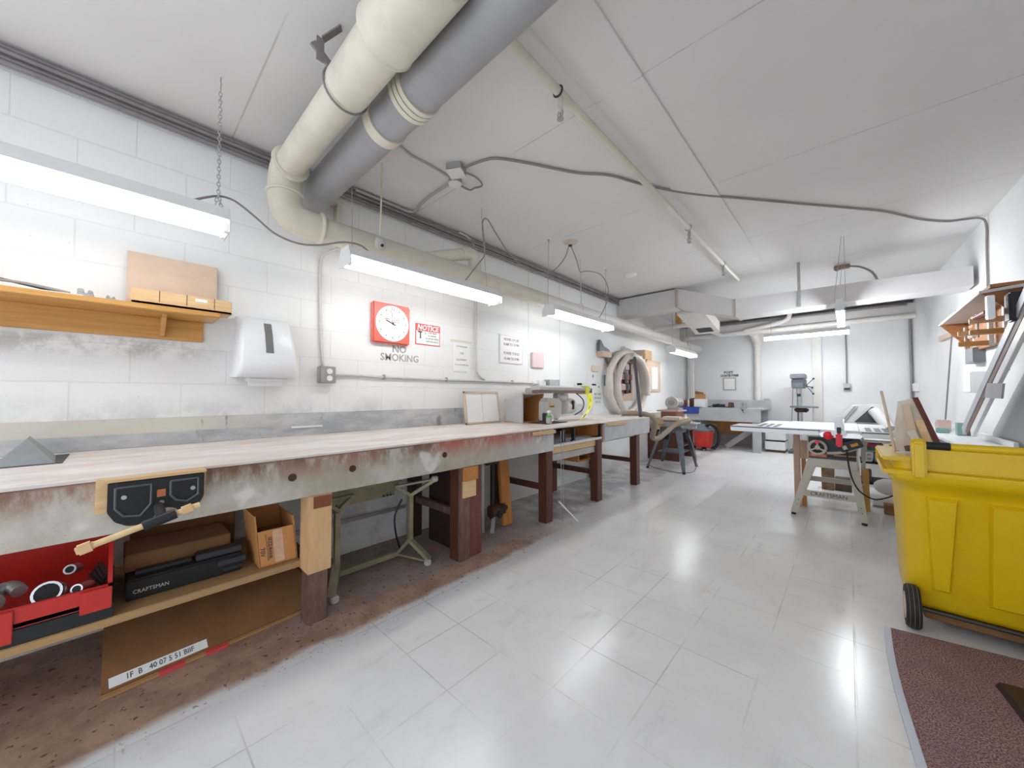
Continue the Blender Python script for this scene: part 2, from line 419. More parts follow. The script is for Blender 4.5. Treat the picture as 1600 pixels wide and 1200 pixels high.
struct(MB().mat(ceil_m).box((-.98, NEAR, ZC-.008), (-.72, 5.6, ZC), .003), 'trim_2')       # plastered strip on the ceiling
# world: sky fill added from behind, let in by leaving out the near wall
w = bpy.data.worlds.new('World'); scene.world = w; w.use_nodes = True
w.node_tree.nodes['Background'].inputs[0].default_value = (.84, .91, 1, 1); w.node_tree.nodes['Background'].inputs[1].default_value = 1.25
# camera
cd = bpy.data.cameras.new('camera'); cam = bpy.data.objects.new('camera', cd); COL.objects.link(cam)
cam.location = (0, 0, 1.08); cam.rotation_euler = (PI/2+math.atan(17/568), 0, R(42.75))
cd.sensor_width = 36; cd.sensor_fit = 'HORIZONTAL'; cd.lens = 568/1600*36; cd.clip_start = .02
scene.camera = cam
scene.view_settings.view_transform = 'Standard'; scene.view_settings.look = 'None'
scene.view_settings.gamma = 1; scene.view_settings.use_curve_mapping = False
scene.view_settings.exposure = 0.80
# ------------------------------------------------------------------ long workbench against the left wall
W = thing('workbench', 'long timber workbench with worn plywood top along the block wall', 'workbench', (-2.3, 1.8, 0))
put(MB().mat(bench_ply).box((-2.8, -.95, .790), (-1.848, 4.565, .80), .003), 'bench_top', W)
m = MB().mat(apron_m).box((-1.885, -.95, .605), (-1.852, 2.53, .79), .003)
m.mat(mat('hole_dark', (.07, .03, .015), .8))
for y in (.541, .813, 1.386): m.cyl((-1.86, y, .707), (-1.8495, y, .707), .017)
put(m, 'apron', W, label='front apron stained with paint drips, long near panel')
m = MB().mat(mat('grey_apron', (.58, .59, .60), .55, vary=.18, vscale=7)).box((-1.875, 3.41, .605), (-1.85, 4.56, .79), .003)
m.box((-2.8, 4.535, .605), (-1.875, 4.56, .79), .003)
put(m, 'apron', W, label='pale grey apron at the far end')
put(MB().mat(splash_m).box((-2.8, -.95, .80), (-2.782, 2.3, .953), .002), 'back_board', W)
put(MB().mat(mat('lilac_splash', (.55, .56, .60), .6, vary=.15, vscale=5)).box((-2.8, 3.55, .80), (-2.785, 4.5, .95), .002), 'back_board', W)
for y0, y1 in ((2.24, 2.53), (3.44, 3.85)):
    put(MB().mat(pine_pale).box((-1.85, y0, .755), (-1.828, y1, .782), .003), 'edge_strip', W)
def post(y, mm, x=-1.96, s=.09, top=.605, xw=.085):
    return MB().mat(mm).box((x, y, 0), (x+xw, y+s, top), .004)
lg = put(post(.62, leg_dusty), 'leg', W, label='near leg with a pale board nailed on')
m = MB().mat(mat('leg_board', (.74, .47, .25), .6, col2=(.62, .37, .18), vscale=5, stretch=(6, 6, 1), vary=.2)).box((-1.965, .612, .245), (-1.853, .716, .604), .002)
put(m, 'pale_board', lg)
put(MB().mat(mat('red_varnish_block', (.26, .075, .03), .45, vary=.3, vscale=20)).box((-1.853, .632, .545), (-1.848, .712, .600), .001), 'end_block', lg)
lg = put(post(1.51, leg_brown, s=.075).mat(leg_dusty).box((-1.885, 1.515, 0), (-1.855, 1.60, .605), .003), 'leg', W)
put(MB().mat(leg_red).box((-1.95, 1.605, 0), (-1.87, 1.715, .605), .004), 'leg', W, label='reddish post doubled onto the second leg')
put(MB().mat(pine_pale).box((-1.856, 1.53, .408), (-1.842, 1.64, .515), .002), 'plywood_patch', lg)
put(MB().mat(orange_ply).box((-1.858, 1.535, .517), (-1.838, 1.655, .604), .002), 'wood_block', lg)
for y, t in ((2.45, .605), (3.30, .655), (4.22, .605)):
    put(post(y, leg_brown, s=.095, top=t), 'leg', W)
for y in (1.53, 2.46, 3.31, 4.23):
    put(MB().mat(leg_dark if y < 2 else leg_brown).box((-2.52, y, 0), (-2.44, y+.085, .772), .004), 'back_leg', W)
for y, mm in ((1.55, leg_dusty), (2.48, leg_brown), (3.33, leg_brown), (4.25, leg_brown)):
    put(MB().mat(mm).box((-2.44, y, .262), (-1.955, y+.04, .312), .003), 'stretcher', W)
put(MB().mat(leg_dark).box((-2.33, 1.60, .005), (-1.955, 1.62, .60), .003), 'side_panel', W)
# lower shelf under the near end
m = MB().mat(mat('dusty_board', (.46, .28, .12), .6, col2=(.36, .22, .11), vscale=4, stretch=(3, .6, 1))).box((-2.5, -.95, .255), (-1.95, .615, .285), .003)
put(m, 'lower_shelf', W)
for x in (-2.45, -2.05):
    put(MB().mat(leg_dark).box((x, -.93, 0), (x+.06, -.86, .772), .003), 'leg', W)
put(MB().mat(leg_dark).box((-2.48, .63, .20), (-1.96, .70, .254), .003), 'shelf_bearer', W)
put(MB().mat(leg_dark).box((-2.535, 1.0, .61), (-2.50, 4.5, .70), .003), 'ledger', W)
put(MB().mat(dust_white).box((-2.3, 3.45, .585), (-1.9, 4.5, .604), .002), 'under_shelf', W)
# open bay between the two aprons
put(MB().mat(orange_ply).box((-2.36, 3.385, .59), (-1.87, 3.41, .772), .002), 'divider', W)
put(MB().mat(white_lam).box((-2.36, 2.535, .628), (-1.87, 3.385, .65), .002), 'bay_shelf', W)
put(MB().mat(pine_pale).box((-2.36, 2.535, .565), (-1.895, 3.30, .627), .002), 'bay_rail', W)
put(MB().mat(mat('grey_rail', (.55, .53, .52), .6, vary=.2, vscale=8)).box((-1.93, 2.545, .50), (-1.905, 3.298, .56), .002), 'bay_rail', W)
m = MB().mat(orange_ply)
m.box((-2.30, 3.14, .405), (-2.0, 3.16, .50)).box((-2.30, 3.38, .405), (-2.0, 3.40, .50)).box((-2.30, 3.16, .405), (-2.0, 3.38, .42)).box((-2.30, 3.16, .485), (-2.0, 3.38, .50))
put(m, 'open_box', W)
for i, y in enumerate((2.70, 2.87, 3.36)):
    m = MB().mat(black)
    m.beam((-1.88, y, .772-.002), (-1.88, y, .66), .02 if i else .035, .03).beam((-1.88, y, .665), (-1.905, y, .655), .02, .015)
    put(m, 'drawer_runner', W)

# ------------------------------------------------------------------ woodworking vise on the apron
V = thing('bench_vise', 'woodworking vise with black face plate and wooden jaws on the apron', 'vise', (-1.83, .1, .72))
put(MB().mat(pine_pale).box((-1.85, -.045, .685), (-1.822, .235, .797), .003), 'jaw', V)
put(MB().mat(pine_pale).box((-1.822, -.03, .787), (-1.80, .235, .797), .002), 'jaw', V)
pl = [(-.018, .785), (.228, .785), (.228, .70), (.215, .672), (.19, .652), (.165, .655), (.145, .672), (.125, .678), (.105, .665), (.085, .645), (.06, .632), (.03, .635), (.0, .655), (-.018, .69)]
pt_ = put(MB().mat(black).prism(pl, 'x', -1.822, -1.80, .003), 'face_plate', V)
m = MB().mat(mat('dark_grey_rib', (.09, .09, .10), .4))
m.tube([(-1.798, .0, .768), (-1.798, .085, .768), (-1.798, .085, .70), (-1.798, .06, .665), (-1.798, .02, .672), (-1.798, .0, .70), (-1.798, .0, .768)], .004, 6)
m.tube([(-1.798, .135, .77), (-1.798, .21, .77), (-1.798, .21, .71), (-1.798, .18, .69), (-1.798, .15, .70), (-1.798, .135, .72), (-1.798, .135, .77)], .004, 6)
put(m, 'raised_rib', pt_)
put(MB().mat(mat('worn_orange_metal', (.45, .14, .05), .5)).box((-1.801, .10, .72), (-1.796, .122, .745)), 'maker_plate', pt_)
m = MB().mat(steel)
for y, z in ((.02, .735), (.195, .735), (.112, .70)): m.cyl((-1.801, y, z), (-1.793, y, z), .007)
put(m, 'screw_head', pt_)
put(MB().mat(dark_metal).cyl((-1.82, .105, .69), (-1.66, .105, .677), .014), 'screw', V)
hd = put(MB().mat(mat('handle_wood', (.82, .58, .30), .5, vary=.2, vscale=20)).cyl((-1.66, -.06, .628), (-1.66, .20, .70), .0095), 'handle', V)
put(MB().mat(black).cyl((-1.66, .062, .6605), (-1.66, .14, .684), .0165), 'grip', hd)
put(MB().mat(pine_pale).beam((-1.66, -.075, .624), (-1.66, -.04, .634), .028, .028, bev=.005), 'end_cap', hd)
put(MB().mat(pine_pale).beam((-1.66, .15, .686), (-1.66, .185, .697), .026, .026, bev=.005), 'end_cap', hd)

# ------------------------------------------------------------------ things under the near end
T = thing('tool_case', 'open red plastic tool case lying on the bench shelf', 'tool case', (-2.15, -.13, .287))
m = MB().mat(red_plastic)
x0, x1, y0, y1, zb, zt = -2.38, -1.95, -.50, .0, .34, .405
m.box((x0, y0, zb), (x1, y1, zb+.015))
m.box((x1-.012, y0, zb), (x1, y1, zt), .002).box((x0, y0, zb), (x0+.012, y1, .50), .002).box((x0, y1-.012, zb), (x1, y1, zt), .002).box((x0, y0, zb), (x1, y0+.012, zt), .002)
m.hull([(x0, y1-.012, zt), (x1-.02, y1-.012, zt), (x0, y1-.012, .53), (x1-.1, y1-.012, .53), (x0, y1, zt), (x1-.02, y1, zt), (x0, y1, .53), (x1-.1, y1, .53)])
put(m, 'tray', T)
put(MB().mat(black).box((x0, y0, .288), (x1+.004, y1+.004, .34), .004), 'case_base', T)
put(MB().mat(red_plastic).box((x1+.004, -.075, .325), (x1+.01, .0, .40), .002), 'latch', T)
put(MB().mat(red_plastic).box((x1+.004, -.26, .30), (x1+.009, -.21, .40), .002), 'latch', T)
fit = [('pipe_fitting', 'chrome pipe elbow with black bore lying in the red case', (-2.04, -.145, .395), .036, .030, (1, -.2, .45), steel),
       ('pipe_fitting', 'pale socket ring standing at the back of the red case', (-2.16, -.10, .425), .017, .012, (1, -.3, .3), galv),
       ('pipe_fitting', 'small steel coupling near the front corner of the red case', (-2.0, -.07, .402), .016, .012, (1, -.5, .25), steel),
       ('pipe_fitting', 'dusty knurled fitting at the left of the red case', (-2.10, -.275, .40), .032, .018, (1, .1, -.1), galv)]
for nm, lb, c, ro, ri, d, mm in fit:
    d = Vector(d).normalized(); q = d.to_track_quat('Z', 'Y').to_matrix().to_4x4(); c = Vector(c)
    f = thing(nm, lb, 'pipe fitting', c, 'loose fittings in the red case')
    put(MB().mat(mm).lathe([(ri, -.03), (ro, -.03), (ro, -.01), (ro*.86, -.006), (ro*.86, .018), (ro, .02), (ro, .032), (ri, .032)], n=20, M=q), 'sleeve', f, local=True)
    put(MB().mat(black_matte).lathe([(ri*.98, -.031), (ri*.98, .0325)], n=16, M=q), 'bore', f, local=True)
m = MB().mat(galv).tube([(-2.16, -.33, .40), (-2.12, -.29, .41), (-2.13, -.24, .42), (-2.09, -.215, .41)], .02, 12, 4)
solo(m, 'pipe_bend', 'dusty grey pipe bend behind the chrome elbow in the red case', 'pipe fitting', (-2.12, -.26, .40), 'loose fittings in the red case')
m = MB().mat(dark_metal)
for k in range(4): m.beam((-2.22, -.06+.008*k, .37+.012*k), (-2.06, -.03+.006*k, .366+.012*k), .012, .010)
solo(m, 'drill_bit_rack', 'dark rack of bits at the back corner of the red case', 'bit rack', (-2.14, -.04, .36))

K = thing('flat_case', 'long black flat case with white lettering on the bench shelf', 'case', (-2.15, .24, .287))
put(MB().mat(black_matte).box((-2.30, .035, .287), (-2.04, .40, .365), .006), 'lid', K)
m = MB().mat(dark_metal).box((-2.04, .31, .33), (-2.032, .41, .352), .002).box((-2.04, .33, .303), (-2.032, .40, .318), .002)
put(m, 'clasp', K)
m = MB().mat(mat('faded_white_print', (.55, .55, .5), .7)); text(m, 'CRAFTSMAN', .02, (-2.0385, .105, .318), FL, xs=.9)
put(m, 'lettering', K)
m = MB().mat(cardboard_dk).box((-2.36, .03, .368), (-2.13, .37, .435), .004)
solo(m, 'cardboard_box', 'low brown cardboard box lying on top of the black flat case', 'box', (-2.25, .2, .368))
m = MB().mat(dark_metal).box((-2.12, .24, .367), (-2.06, .40, .392), .003).box((-2.12, .06, .367), (-2.08, .23, .38), .003)
solo(m, 'metal_bracket', 'dark metal bracket strip lying in front of the low brown box', 'bracket', (-2.1, .2, .367))
m = MB().mat(cardboard_dk).box((-2.52, .05, .287), (-2.38, .43, .50), .004)
solo(m, 'cardboard_box', 'tall brown box standing behind the black flat case', 'box', (-2.45, .2, .287))

Cb = thing('carton', 'open orange cardboard carton with handwriting beside the near bench leg', 'box', (-2.06, .53, .287))
m = MB().mat(cardboard_or)
def tilt(p): # carton leans a little to the far side
    return (p[0], p[1]-.10*(p[2]-.287), p[2])
for a, b in (((-1.985, .455, .290), (-1.98, .605, .455)), ((-2.20, .455, .290), (-2.195, .605, .53)), ((-2.2, .452, .290), (-1.98, .457, .53)), ((-2.2, .603, .290), (-1.98, .608, .50)), ((-2.2, .455, .288), (-1.98, .605, .292))):
    m.box(a, b)
for v in m.bm.verts: v.co = Vector(tilt(v.co))
put(m, 'carton_body', Cb)
m = MB().mat(mat('packing_tape', (.72, .46, .30), .25, vary=.2, vscale=40)).box((-1.9795, .515, .30), (-1.979, .555, .45))
for v in m.bm.verts: v.co = Vector(tilt(v.co))
put(m, 'tape', Cb)
m = MB().mat(ink); RT = FL @ rotm('Z', -86)
text(m, 'SEZZ/BANK', .020, (-1.9785, .492, .372), RT); text(m, '70V', .026, (-1.9785, .462, .36), RT)
m.beam((-1.9785, .472, .44), (-1.9785, .487, .315), .002, .001)
put(m, 'handwriting', Cb)
m = MB().mat(cardboard_dk).box((-2.17, .48, .30), (-2.02, .57, .42), .004)
solo(m, 'wood_offcut', 'dark offcut inside the open orange carton', 'offcut', (-2.1, .53, .30))

# flattened carton leaning on the shelf edge
Fc = thing('flattened_carton', 'flattened brown carton with white label leaning below the bench shelf', 'cardboard', (-2.05, .3, 0))
A, B, Cc, D = Vector((-1.97, -.02, .015)), Vector((-2.03, .80, .015)), Vector((-2.344, .58, .245)), Vector((-2.30, -.02, .245))
n = (B-A).cross(D-A).normalized()
m = MB().mat(cardboard_dk).hull([A, B, Cc, D, A-n*.006, B-n*.006, Cc-n*.006, D-n*.006])
sh = put(m, 'upper_ply', Fc)
A2, B2 = A+Vector((.022, .0, -.004)), B+Vector((.022, -.12, -.004))
put(MB().mat(cardboard).hull([A2, B2, B2+Vector((-.10, 0, -.001)), A2+Vector((-.10, 0, -.001)), A2-Vector((0, 0, .009)), B2-Vector((0, 0, .009)), A2+Vector((-.1, 0, -.01)), B2+Vector((-.1, 0, -.01))]), 'lower_ply', Fc)
xe = (B-A).normalized(); ye = (D-A-xe*(D-A).dot(xe)).normalized(); nn = xe.cross(ye)
if nn.x < 0: nn = -nn
Mx = Matrix(((xe.x, ye.x, nn.x, 0), (xe.y, ye.y, nn.y, 0), (xe.z, ye.z, nn.z, 0), (0, 0, 0, 1)))
def onsheet(u, v, h=.001): return A+xe*u+ye*v+nn*h
m = MB().mat(paper).hull([onsheet(.02, .008), onsheet(.30, .008), onsheet(.30, .045), onsheet(.02, .045), onsheet(.02, .008, .0015), onsheet(.30, .008, .0015), onsheet(.30, .045, .0015), onsheet(.02, .045, .0015)])
lb_ = put(m, 'shipping_label', Fc)
m = MB().mat(ink); text(m, '1F  B   40 07 5 51 BIIF', .03, onsheet(.16, .026, .002), Mx, xs=.72)
put(m, 'printing', lb_)
for u in (.15, .29):
    m = MB().mat(red_sign); a_, b_ = A2+xe*u, A2+xe*(u+.075)
    m.hull([a_+Vector((.001, 0, -.010)), b_+Vector((.001, 0, -.010)), a_+Vector((.001, 0, .001)), b_+Vector((.001, 0, .001)), a_+Vector((-.03, 0, .0008)), b_+Vector((-.03, 0, .0008))])
    put(m, 'red_tape', Fc)

# folding work stand lying on its side
Wm = thing('folding_work_stand', 'folding steel work stand lying on its side under the bench', 'work stand', (-2.15, 1.08, 0))
def endframe(y, s):
    m = MB().mat(olive_metal)
    m.beam((-2.10, y, .145), (-2.10, y, .43), .028, .028)
    m.beam((-2.10, y, .43), (-2.0, y+.12*s, .525), .04, .02).beam((-2.10, y, .43), (-2.12, y-.10*s, .50), .028, .02).beam((-2.12, y-.1*s, .50), (-2.0, y+.12*s, .53), .03, .012)
    m.beam((-2.10, y, .145), (-1.985, y+.07*s, .03), .04, .02).beam((-2.10, y, .145), (-2.18, y-.04*s, .045), .03, .02).beam((-2.18, y-.04*s, .045), (-1.985, y+.07*s, .02), .025, .012)
    fr = put(m, 'end_frame', Wm)
    f = MB().mat(dust_white)
    f.box((-2.0, y+.055*s-.018, .0), (-1.965, y+.055*s+.02, .035), .006).box((-2.01, y+.11*s-.016, .515), (-1.975, y+.11*s+.02, .55), .006)
    put(f, 'rubber_foot', fr)
endframe(1.30, 1); endframe(.84, -1)
m = MB().mat(olive_metal)
for k in range(4): m.box((-2.28+.03*k, .80, .405+.035*k), (-2.262+.03*k, 1.28, .437+.035*k), .003)
put(m, 'work_top', Wm)
put(MB().mat(olive_metal).beam((-2.18, .86, .05), (-2.18, 1.27, .05), .03, .03), 'lower_rail', Wm)
m = MB().mat(dark_metal)
for k in range(3): m.cyl((-2.262, .84+.03*k, .415), (-2.256, .84+.03*k, .415), .006); m.cyl((-2.262, 1.20+.025*k, .415), (-2.256, 1.20+.025*k, .415), .006)
put(m, 'peg_hole', Wm)
put(MB().mat(black).tube([(-2.15, 1.27, .40), (-2.16, 1.225, .30), (-2.16, 1.235, .18), (-2.16, 1.27, .06)], .006, 8, 5), 'cable_stay', Wm)
put(MB().mat(galv).box((-2.5, .64, .22), (-2.49, 1.5, .245)), 'back_rail', Wm)

# odds and ends behind the second leg
m = MB().mat(orange_ply).beam((-2.09, 2.20, .01), (-2.17, 2.225, .595), .03, .11, up=(0, 1, 0), bev=.003)
solo(m, 'plank', 'orange-brown plank leaning under the bench past the second leg', 'plank', (-2.1, 2.2, 0))
S = thing('bar_clamp', 'old rusty bar clamp standing between the second leg and the plank', 'clamp', (-2.12, 2.05, 0))
put(MB().mat(galv).beam((-2.12, 1.96, .0), (-2.15, 1.985, .60), .02, .012).mat(dark_metal).beam((-2.16, 2.10, .06), (-2.16, 2.10, .60), .03, .02), 'bar', S)
put(MB().mat(rust).box((-2.15, 2.02, .10), (-2.08, 2.19, .19), .012).mat(dark_metal).cyl((-2.08, 2.1, .12), (-2.065, 2.1, .12), .028).cyl((-2.08, 2.17, .16), (-2.07, 2.17, .16), .02), 'clamp_head', S)
put(MB().mat(rust).box((-2.17, 1.98, .52), (-2.10, 2.13, .585), .012), 'clamp_head', S)
put(MB().mat(galv).beam((-2.06, 2.0, .0), (-2.11, 2.07, .15), .03, .008), 'lever', S)
# pair of thin rods in front of the third leg
S = thing('umbrella_stay', 'thin white folding stay with wires standing by the third bench leg', 'rod', (-1.82, 2.6, 0))
put(MB().mat(galv).cyl((-1.822, 2.592, .0), (-1.822, 2.592, .77), .003, n=8).cyl((-1.81, 2.61, .0), (-1.81, 2.61, .77), .002, n=8), 'rod', S)
put(MB().mat(white_metal).cyl((-1.818, 2.55, .178), (-1.70, 2.66, .012), .006, n=8), 'stay_arm', S)

# ------------------------------------------------------------------ on the bench top
S = thing('steel_wedge', 'grey triangular steel block at the near end of the bench top', 'steel block', (-2.5, -.26, .80))
m = MB().mat(mat('bluish_steel', (.33, .36, .36), .4, .4, vary=.15, vscale=12))
def wx(x, k): return (x, k)
m.hull([(-2.68, -.33, .803), (-2.68, -.19, .803), (-2.64, -.26, .90), (-2.38, -.325, .803), (-2.38, -.17, .803), (-2.42, -.245, .905)])
put(m, 'block', S)
put(MB().mat(dark_metal).box((-2.70, -.35, .80), (-2.37, -.15, .803)), 'base_plate', S)

S = thing('picture_frame', 'wooden frame with two white sheets leaning against the bench wall', 'frame', (-2.66, 2.42, .80))
M = Matrix.Translation((-2.62, 2.43, .801)) @ rotm('Y', -8)
m = MB().mat(ply_pale)
wd, ht = .225, .315
m.box((-.012, -wd, 0), (.012, wd, .018), .002, M).box((-.012, -wd, ht-.018), (.012, wd, ht), .002, M).box((-.012, -wd, 0), (.012, -wd+.018, ht), .002, M).box((-.012, wd-.018, 0), (.012, wd, ht), .002, M)
put(m, 'frame_moulding', S)
m = MB().mat(paper).box((-.004, -wd+.018, .018), (.002, -.003, ht-.018), 0, M).box((-.004, .003, .018), (.002, wd-.018, ht-.018), 0, M)
put(m, 'paper_sheet', S)
put(MB().mat(mat('frame_gap', (.45, .46, .47), .6)).box((-.006, -wd+.01, .012), (-.004, wd-.01, ht-.01), 0, M), 'backing', S)

# plywood dust box: sloping grey left side, open towards the camera
S = thing('dust_hood', 'open plywood dust box with grey painted side on the bench', 'dust box', (-2.45, 2.85, .80))
def dq(x): return 0
m = MB().mat(mat('grey_hood', (.50, .50, .50), .5, vary=.08, vscale=6))
m.hull([(-2.34, 2.68, .802), (-2.34, 2.68, 1.085), (-2.62, 2.72, .802), (-2.62, 2.72, 1.035), (-2.34, 2.695, .802), (-2.34, 2.695, 1.085), (-2.62, 2.735, .802), (-2.62, 2.735, 1.035)])
put(m, 'side_panel', S)
m = MB().mat(mat('hood_plywood', (.62, .30, .10), .5, col2=(.50, .22, .06), vscale=4, stretch=(6, 6, 1)))
m.hull([(-2.62, 2.735, .802), (-2.62, 3.02, .802), (-2.62, 2.735, 1.03), (-2.62, 3.02, 1.03), (-2.605, 2.735, .802), (-2.605, 3.02, .802), (-2.605, 2.735, 1.035), (-2.605, 3.02, 1.035)])
m.box((-2.605, 2.70, .802), (-2.345, 2.92, .812))
m.hull([(-2.62, 3.02, .802), (-2.62, 3.02, 1.035), (-2.62, 3.035, .802), (-2.62, 3.035, 1.035), (-2.34, 2.92, .802), (-2.34, 3.01, 1.085), (-2.34, 2.935, .802), (-2.34, 3.025, 1.085)])
put(m, 'inner_panel', S)
put(MB().mat(mat('hood_top', (.62, .56, .50), .55)).hull([(-2.62, 2.72, 1.035), (-2.62, 3.035, 1.035), (-2.34, 2.68, 1.085), (-2.34, 3.025, 1.085), (-2.62, 2.72, 1.047), (-2.62, 3.035, 1.047), (-2.34, 2.68, 1.097), (-2.34, 3.025, 1.097)]), 'top_panel', S)

solo(MB().mat(white_metal).box((-2.782, .80, .852), (-2.776, 1.0, .866), .001), 'ruler', 'white ruler fixed along the grey backsplash', 'ruler', (-2.78, .9, .86))
# radial arm saw
S = thing('radial_arm_saw', 'radial arm saw with grey guard and long arm on the bench', 'saw', (-2.4, 3.2, .80))
m = MB().mat(mat('saw_arm_grey', (.52, .50, .48), .4, vary=.06)).prism([(-2.31, 1.128), (-2.19, 1.128), (-2.19, 1.158), (-2.22, 1.175), (-2.28, 1.175), (-2.31, 1.158)], 'y', 2.77, 3.72, .003)
m.mat(mat('arm_under', (.17, .115, .10), .5)).box((-2.30, 2.78, 1.098), (-2.195, 3.72, 1.127), .002)
put(m, 'arm', S)
put(MB().mat(black).box((-2.305, 3.72, 1.10), (-2.195, 3.755, 1.155), .004), 'arm_cap', S)
put(MB().mat(galv).cyl((-2.7, 3.28, .80), (-2.7, 3.28, 1.14), .05).mat(mat('saw_arm_grey', (.52, .50, .48))).box((-2.76, 3.2, 1.1), (-2.3, 3.36, 1.16), .01), 'column', S)
m = MB().mat(mat('guard_beige', (.56, .55, .51), .4, vary=.05)).prism([(2.88, .83), (2.88, 1.01), (2.93, 1.05), (3.13, 1.045), (3.19, 1.0), (3.17, .86), (3.12, .82), (3.0, .845), (2.95, .83)], 'x', -2.30, -2.22, .008)
gd = put(m, 'blade_guard', S)
put(MB().mat(pine_pale).box((-2.219, 2.955, .945), (-2.217, 3.045, 1.0)).mat(ink).box((-2.2165, 2.965, .955), (-2.216, 3.035, .968)), 'sticker', gd)
m = MB().mat(white_metal).cyl((-2.30, 3.3, .955), (-2.30, 3.46, .955), .085, n=24).mat(black).cyl((-2.30, 3.46, .955), (-2.30, 3.475, .955), .07).box((-2.225, 3.36, .92), (-2.21, 3.41, 1.02), .01)
m.mat(dust_white).sphere((-2.26, 3.22, 1.05), .06, (1, 1.3, .7)).mat(galv).box((-2.30, 3.12, 1.02), (-2.24, 3.34, 1.10), .01)
put(m, 'motor', S)
put(MB().mat(black).tube([(-2.22, 3.45, 1.1), (-2.16, 3.5, 1.02), (-2.17, 3.5, .92), (-2.22, 3.42, .86)], .006, 8, 6), 'power_cord', S)
put(MB().mat(chrome).cyl((-2.2, 2.95, .845), (-2.19, 2.95, .845), .042, n=28).mat(dark_metal).box((-2.24, 2.86, .81), (-2.2, 2.9, .90), .006), 'saw_blade', S)
put(MB().mat(white_metal).box((-2.32, 3.55, 1.176), (-2.2, 3.62, 1.19), .004).mat(black).box((-2.29, 3.57, 1.19), (-2.23, 3.60, 1.215), .006), 'lock_lever', S)
put(MB().mat(rust).box((-2.45, 2.76, .80), (-2.1, 3.1, .806), .001), 'base_plate', S)
S = thing('spray_bottle', 'small clear bottle with green label before the saw guard', 'bottle', (-2.12, 2.82, .80))
put(MB().mat(mat('clear_plastic', (.75, .76, .74), .2, trans=.5)).lathe([(.026, .80), (.03, .81), (.03, .86), (.014, .89), (.012, .905)], (-2.12, 2.82, .001), 18), 'bottle_body', S)
put(MB().mat(green_p).lathe([(.0305, .865), (.0245, .878), (.02, .884), (.031, .862)], (-2.12, 2.82, .001), 18), 'label_band', S)
put(MB().mat(white_paint).box((-2.135, 2.80, .906), (-2.105, 2.84, .93), .005), 'spray_cap', S)
# caution tape draped from the arm
S = thing('caution_tape', 'yellow caution tape wrapped on the saw arm and hanging to the bench', 'tape', (-2.2, 3.5, 1.13))
put(MB().mat(caution).box((-2.325, 3.60, 1.088), (-2.18, 3.675, 1.182), .008), 'wrap', S)
def tp(u, v):
    y = 3.64-.05*u-.28*u*u; z = 1.09-.275*u; x = -2.175+.10*math.sin(u*1.6)
    return Vector((x+(v-.5)*.02, y+(v-.5)*.065, z+(v-.5)*.03))
tl = put(MB().mat(caution).grid(tp, 14, 2, .0008), 'tail', S)
m = MB().mat(ink)
for u in (.2, .5, .8):
    p = tp(u, .5); q = tp(u+.12, .5); m.beam(p+Vector((.003, 0, 0)), q+Vector((.003, 0, 0)), .018, .0006, up=(1, 0, 0))
put(m, 'print', tl)

# ------------------------------------------------------------------ wall shelf with its things
S = thing('wall_shelf', 'varnished pine shelf on the block wall at the far left', 'shelf', (-2.68, -.2, 1.5))
put(MB().mat(pine).box((-2.8, -1.1, 1.505), (-2.55, .376, 1.533), .004), 'shelf_board', S)
put(MB().mat(pine).box((-2.8, -1.1, 1.388), (-2.78, .33, 1.505), .003), 'cleat', S)
put(MB().mat(pine).prism([(-2.78, 1.40), (-2.78, 1.505), (-2.62, 1.505), (-2.66, 1.47), (-2.765, 1.40)], 'y', .145, .165, .002), 'bracket', S)
put(MB().mat(pine).prism([(-2.78, 1.40), (-2.78, 1.505), (-2.62, 1.505), (-2.66, 1.47), (-2.765, 1.40)], 'y', -.7, -.68, .002), 'bracket', S)
M = Matrix.Translation((-2.735, .2, 1.534)) @ rotm('Y', -5)
solo(MB().mat(ply_pale).box((-.006, -.185, 0), (.006, .185, .305), .002, M), 'plywood_board', 'square pale plywood board leaning on the wall shelf', 'board', (-2.73, .2, 1.534))
S = thing('mitre_box', 'long wooden mitre box with saw slots at the end of the wall shelf', 'mitre box', (-2.63, .23, 1.534))
put(MB().mat(pine_pale).box((-2.70, .03, 1.534), (-2.58, .43, 1.552), .003), 'base', S)
fr_ = put(MB().mat(pine_pale).box((-2.597, .03, 1.535), (-2.58, .43, 1.612), .003), 'front_side', S)
put(MB().mat(pine_pale).box((-2.70, .03, 1.535), (-2.683, .43, 1.612), .003), 'back_side', S)
m = MB().mat(ink)
for y in (.13, .235, .35): m.box((-2.5805, y, 1.555), (-2.579, y+.003, 1.613))
put(m, 'saw_slot', fr_)
put(MB().mat(paper).box((-2.58, .27, 1.585), (-2.5788, .32, 1.60)), 'label', fr_)
for nm, lb, y, sc in (('clamp_block', 'grey metal clamp block with two jaws on the wall shelf', -.115, 1.0), ('clamp_block', 'smaller flat grey metal block on the wall shelf beside the mitre box', -.035, .62)):
    S = thing(nm, lb, 'metal block', (-2.64, y, 1.534))
    put(MB().mat(galv).box((-2.66, y-.026*sc, 1.534), (-2.60, y+.026*sc, 1.534+.022*sc), .003), 'base', S)
    put(MB().mat(galv).box((-2.655, y-.026*sc, 1.534+.022*sc), (-2.61, y-.006*sc, 1.534+.042*sc), .003).box((-2.655, y+.006*sc, 1.534+.022*sc), (-2.61, y+.022*sc, 1.534+.038*sc), .003), 'jaw', S)
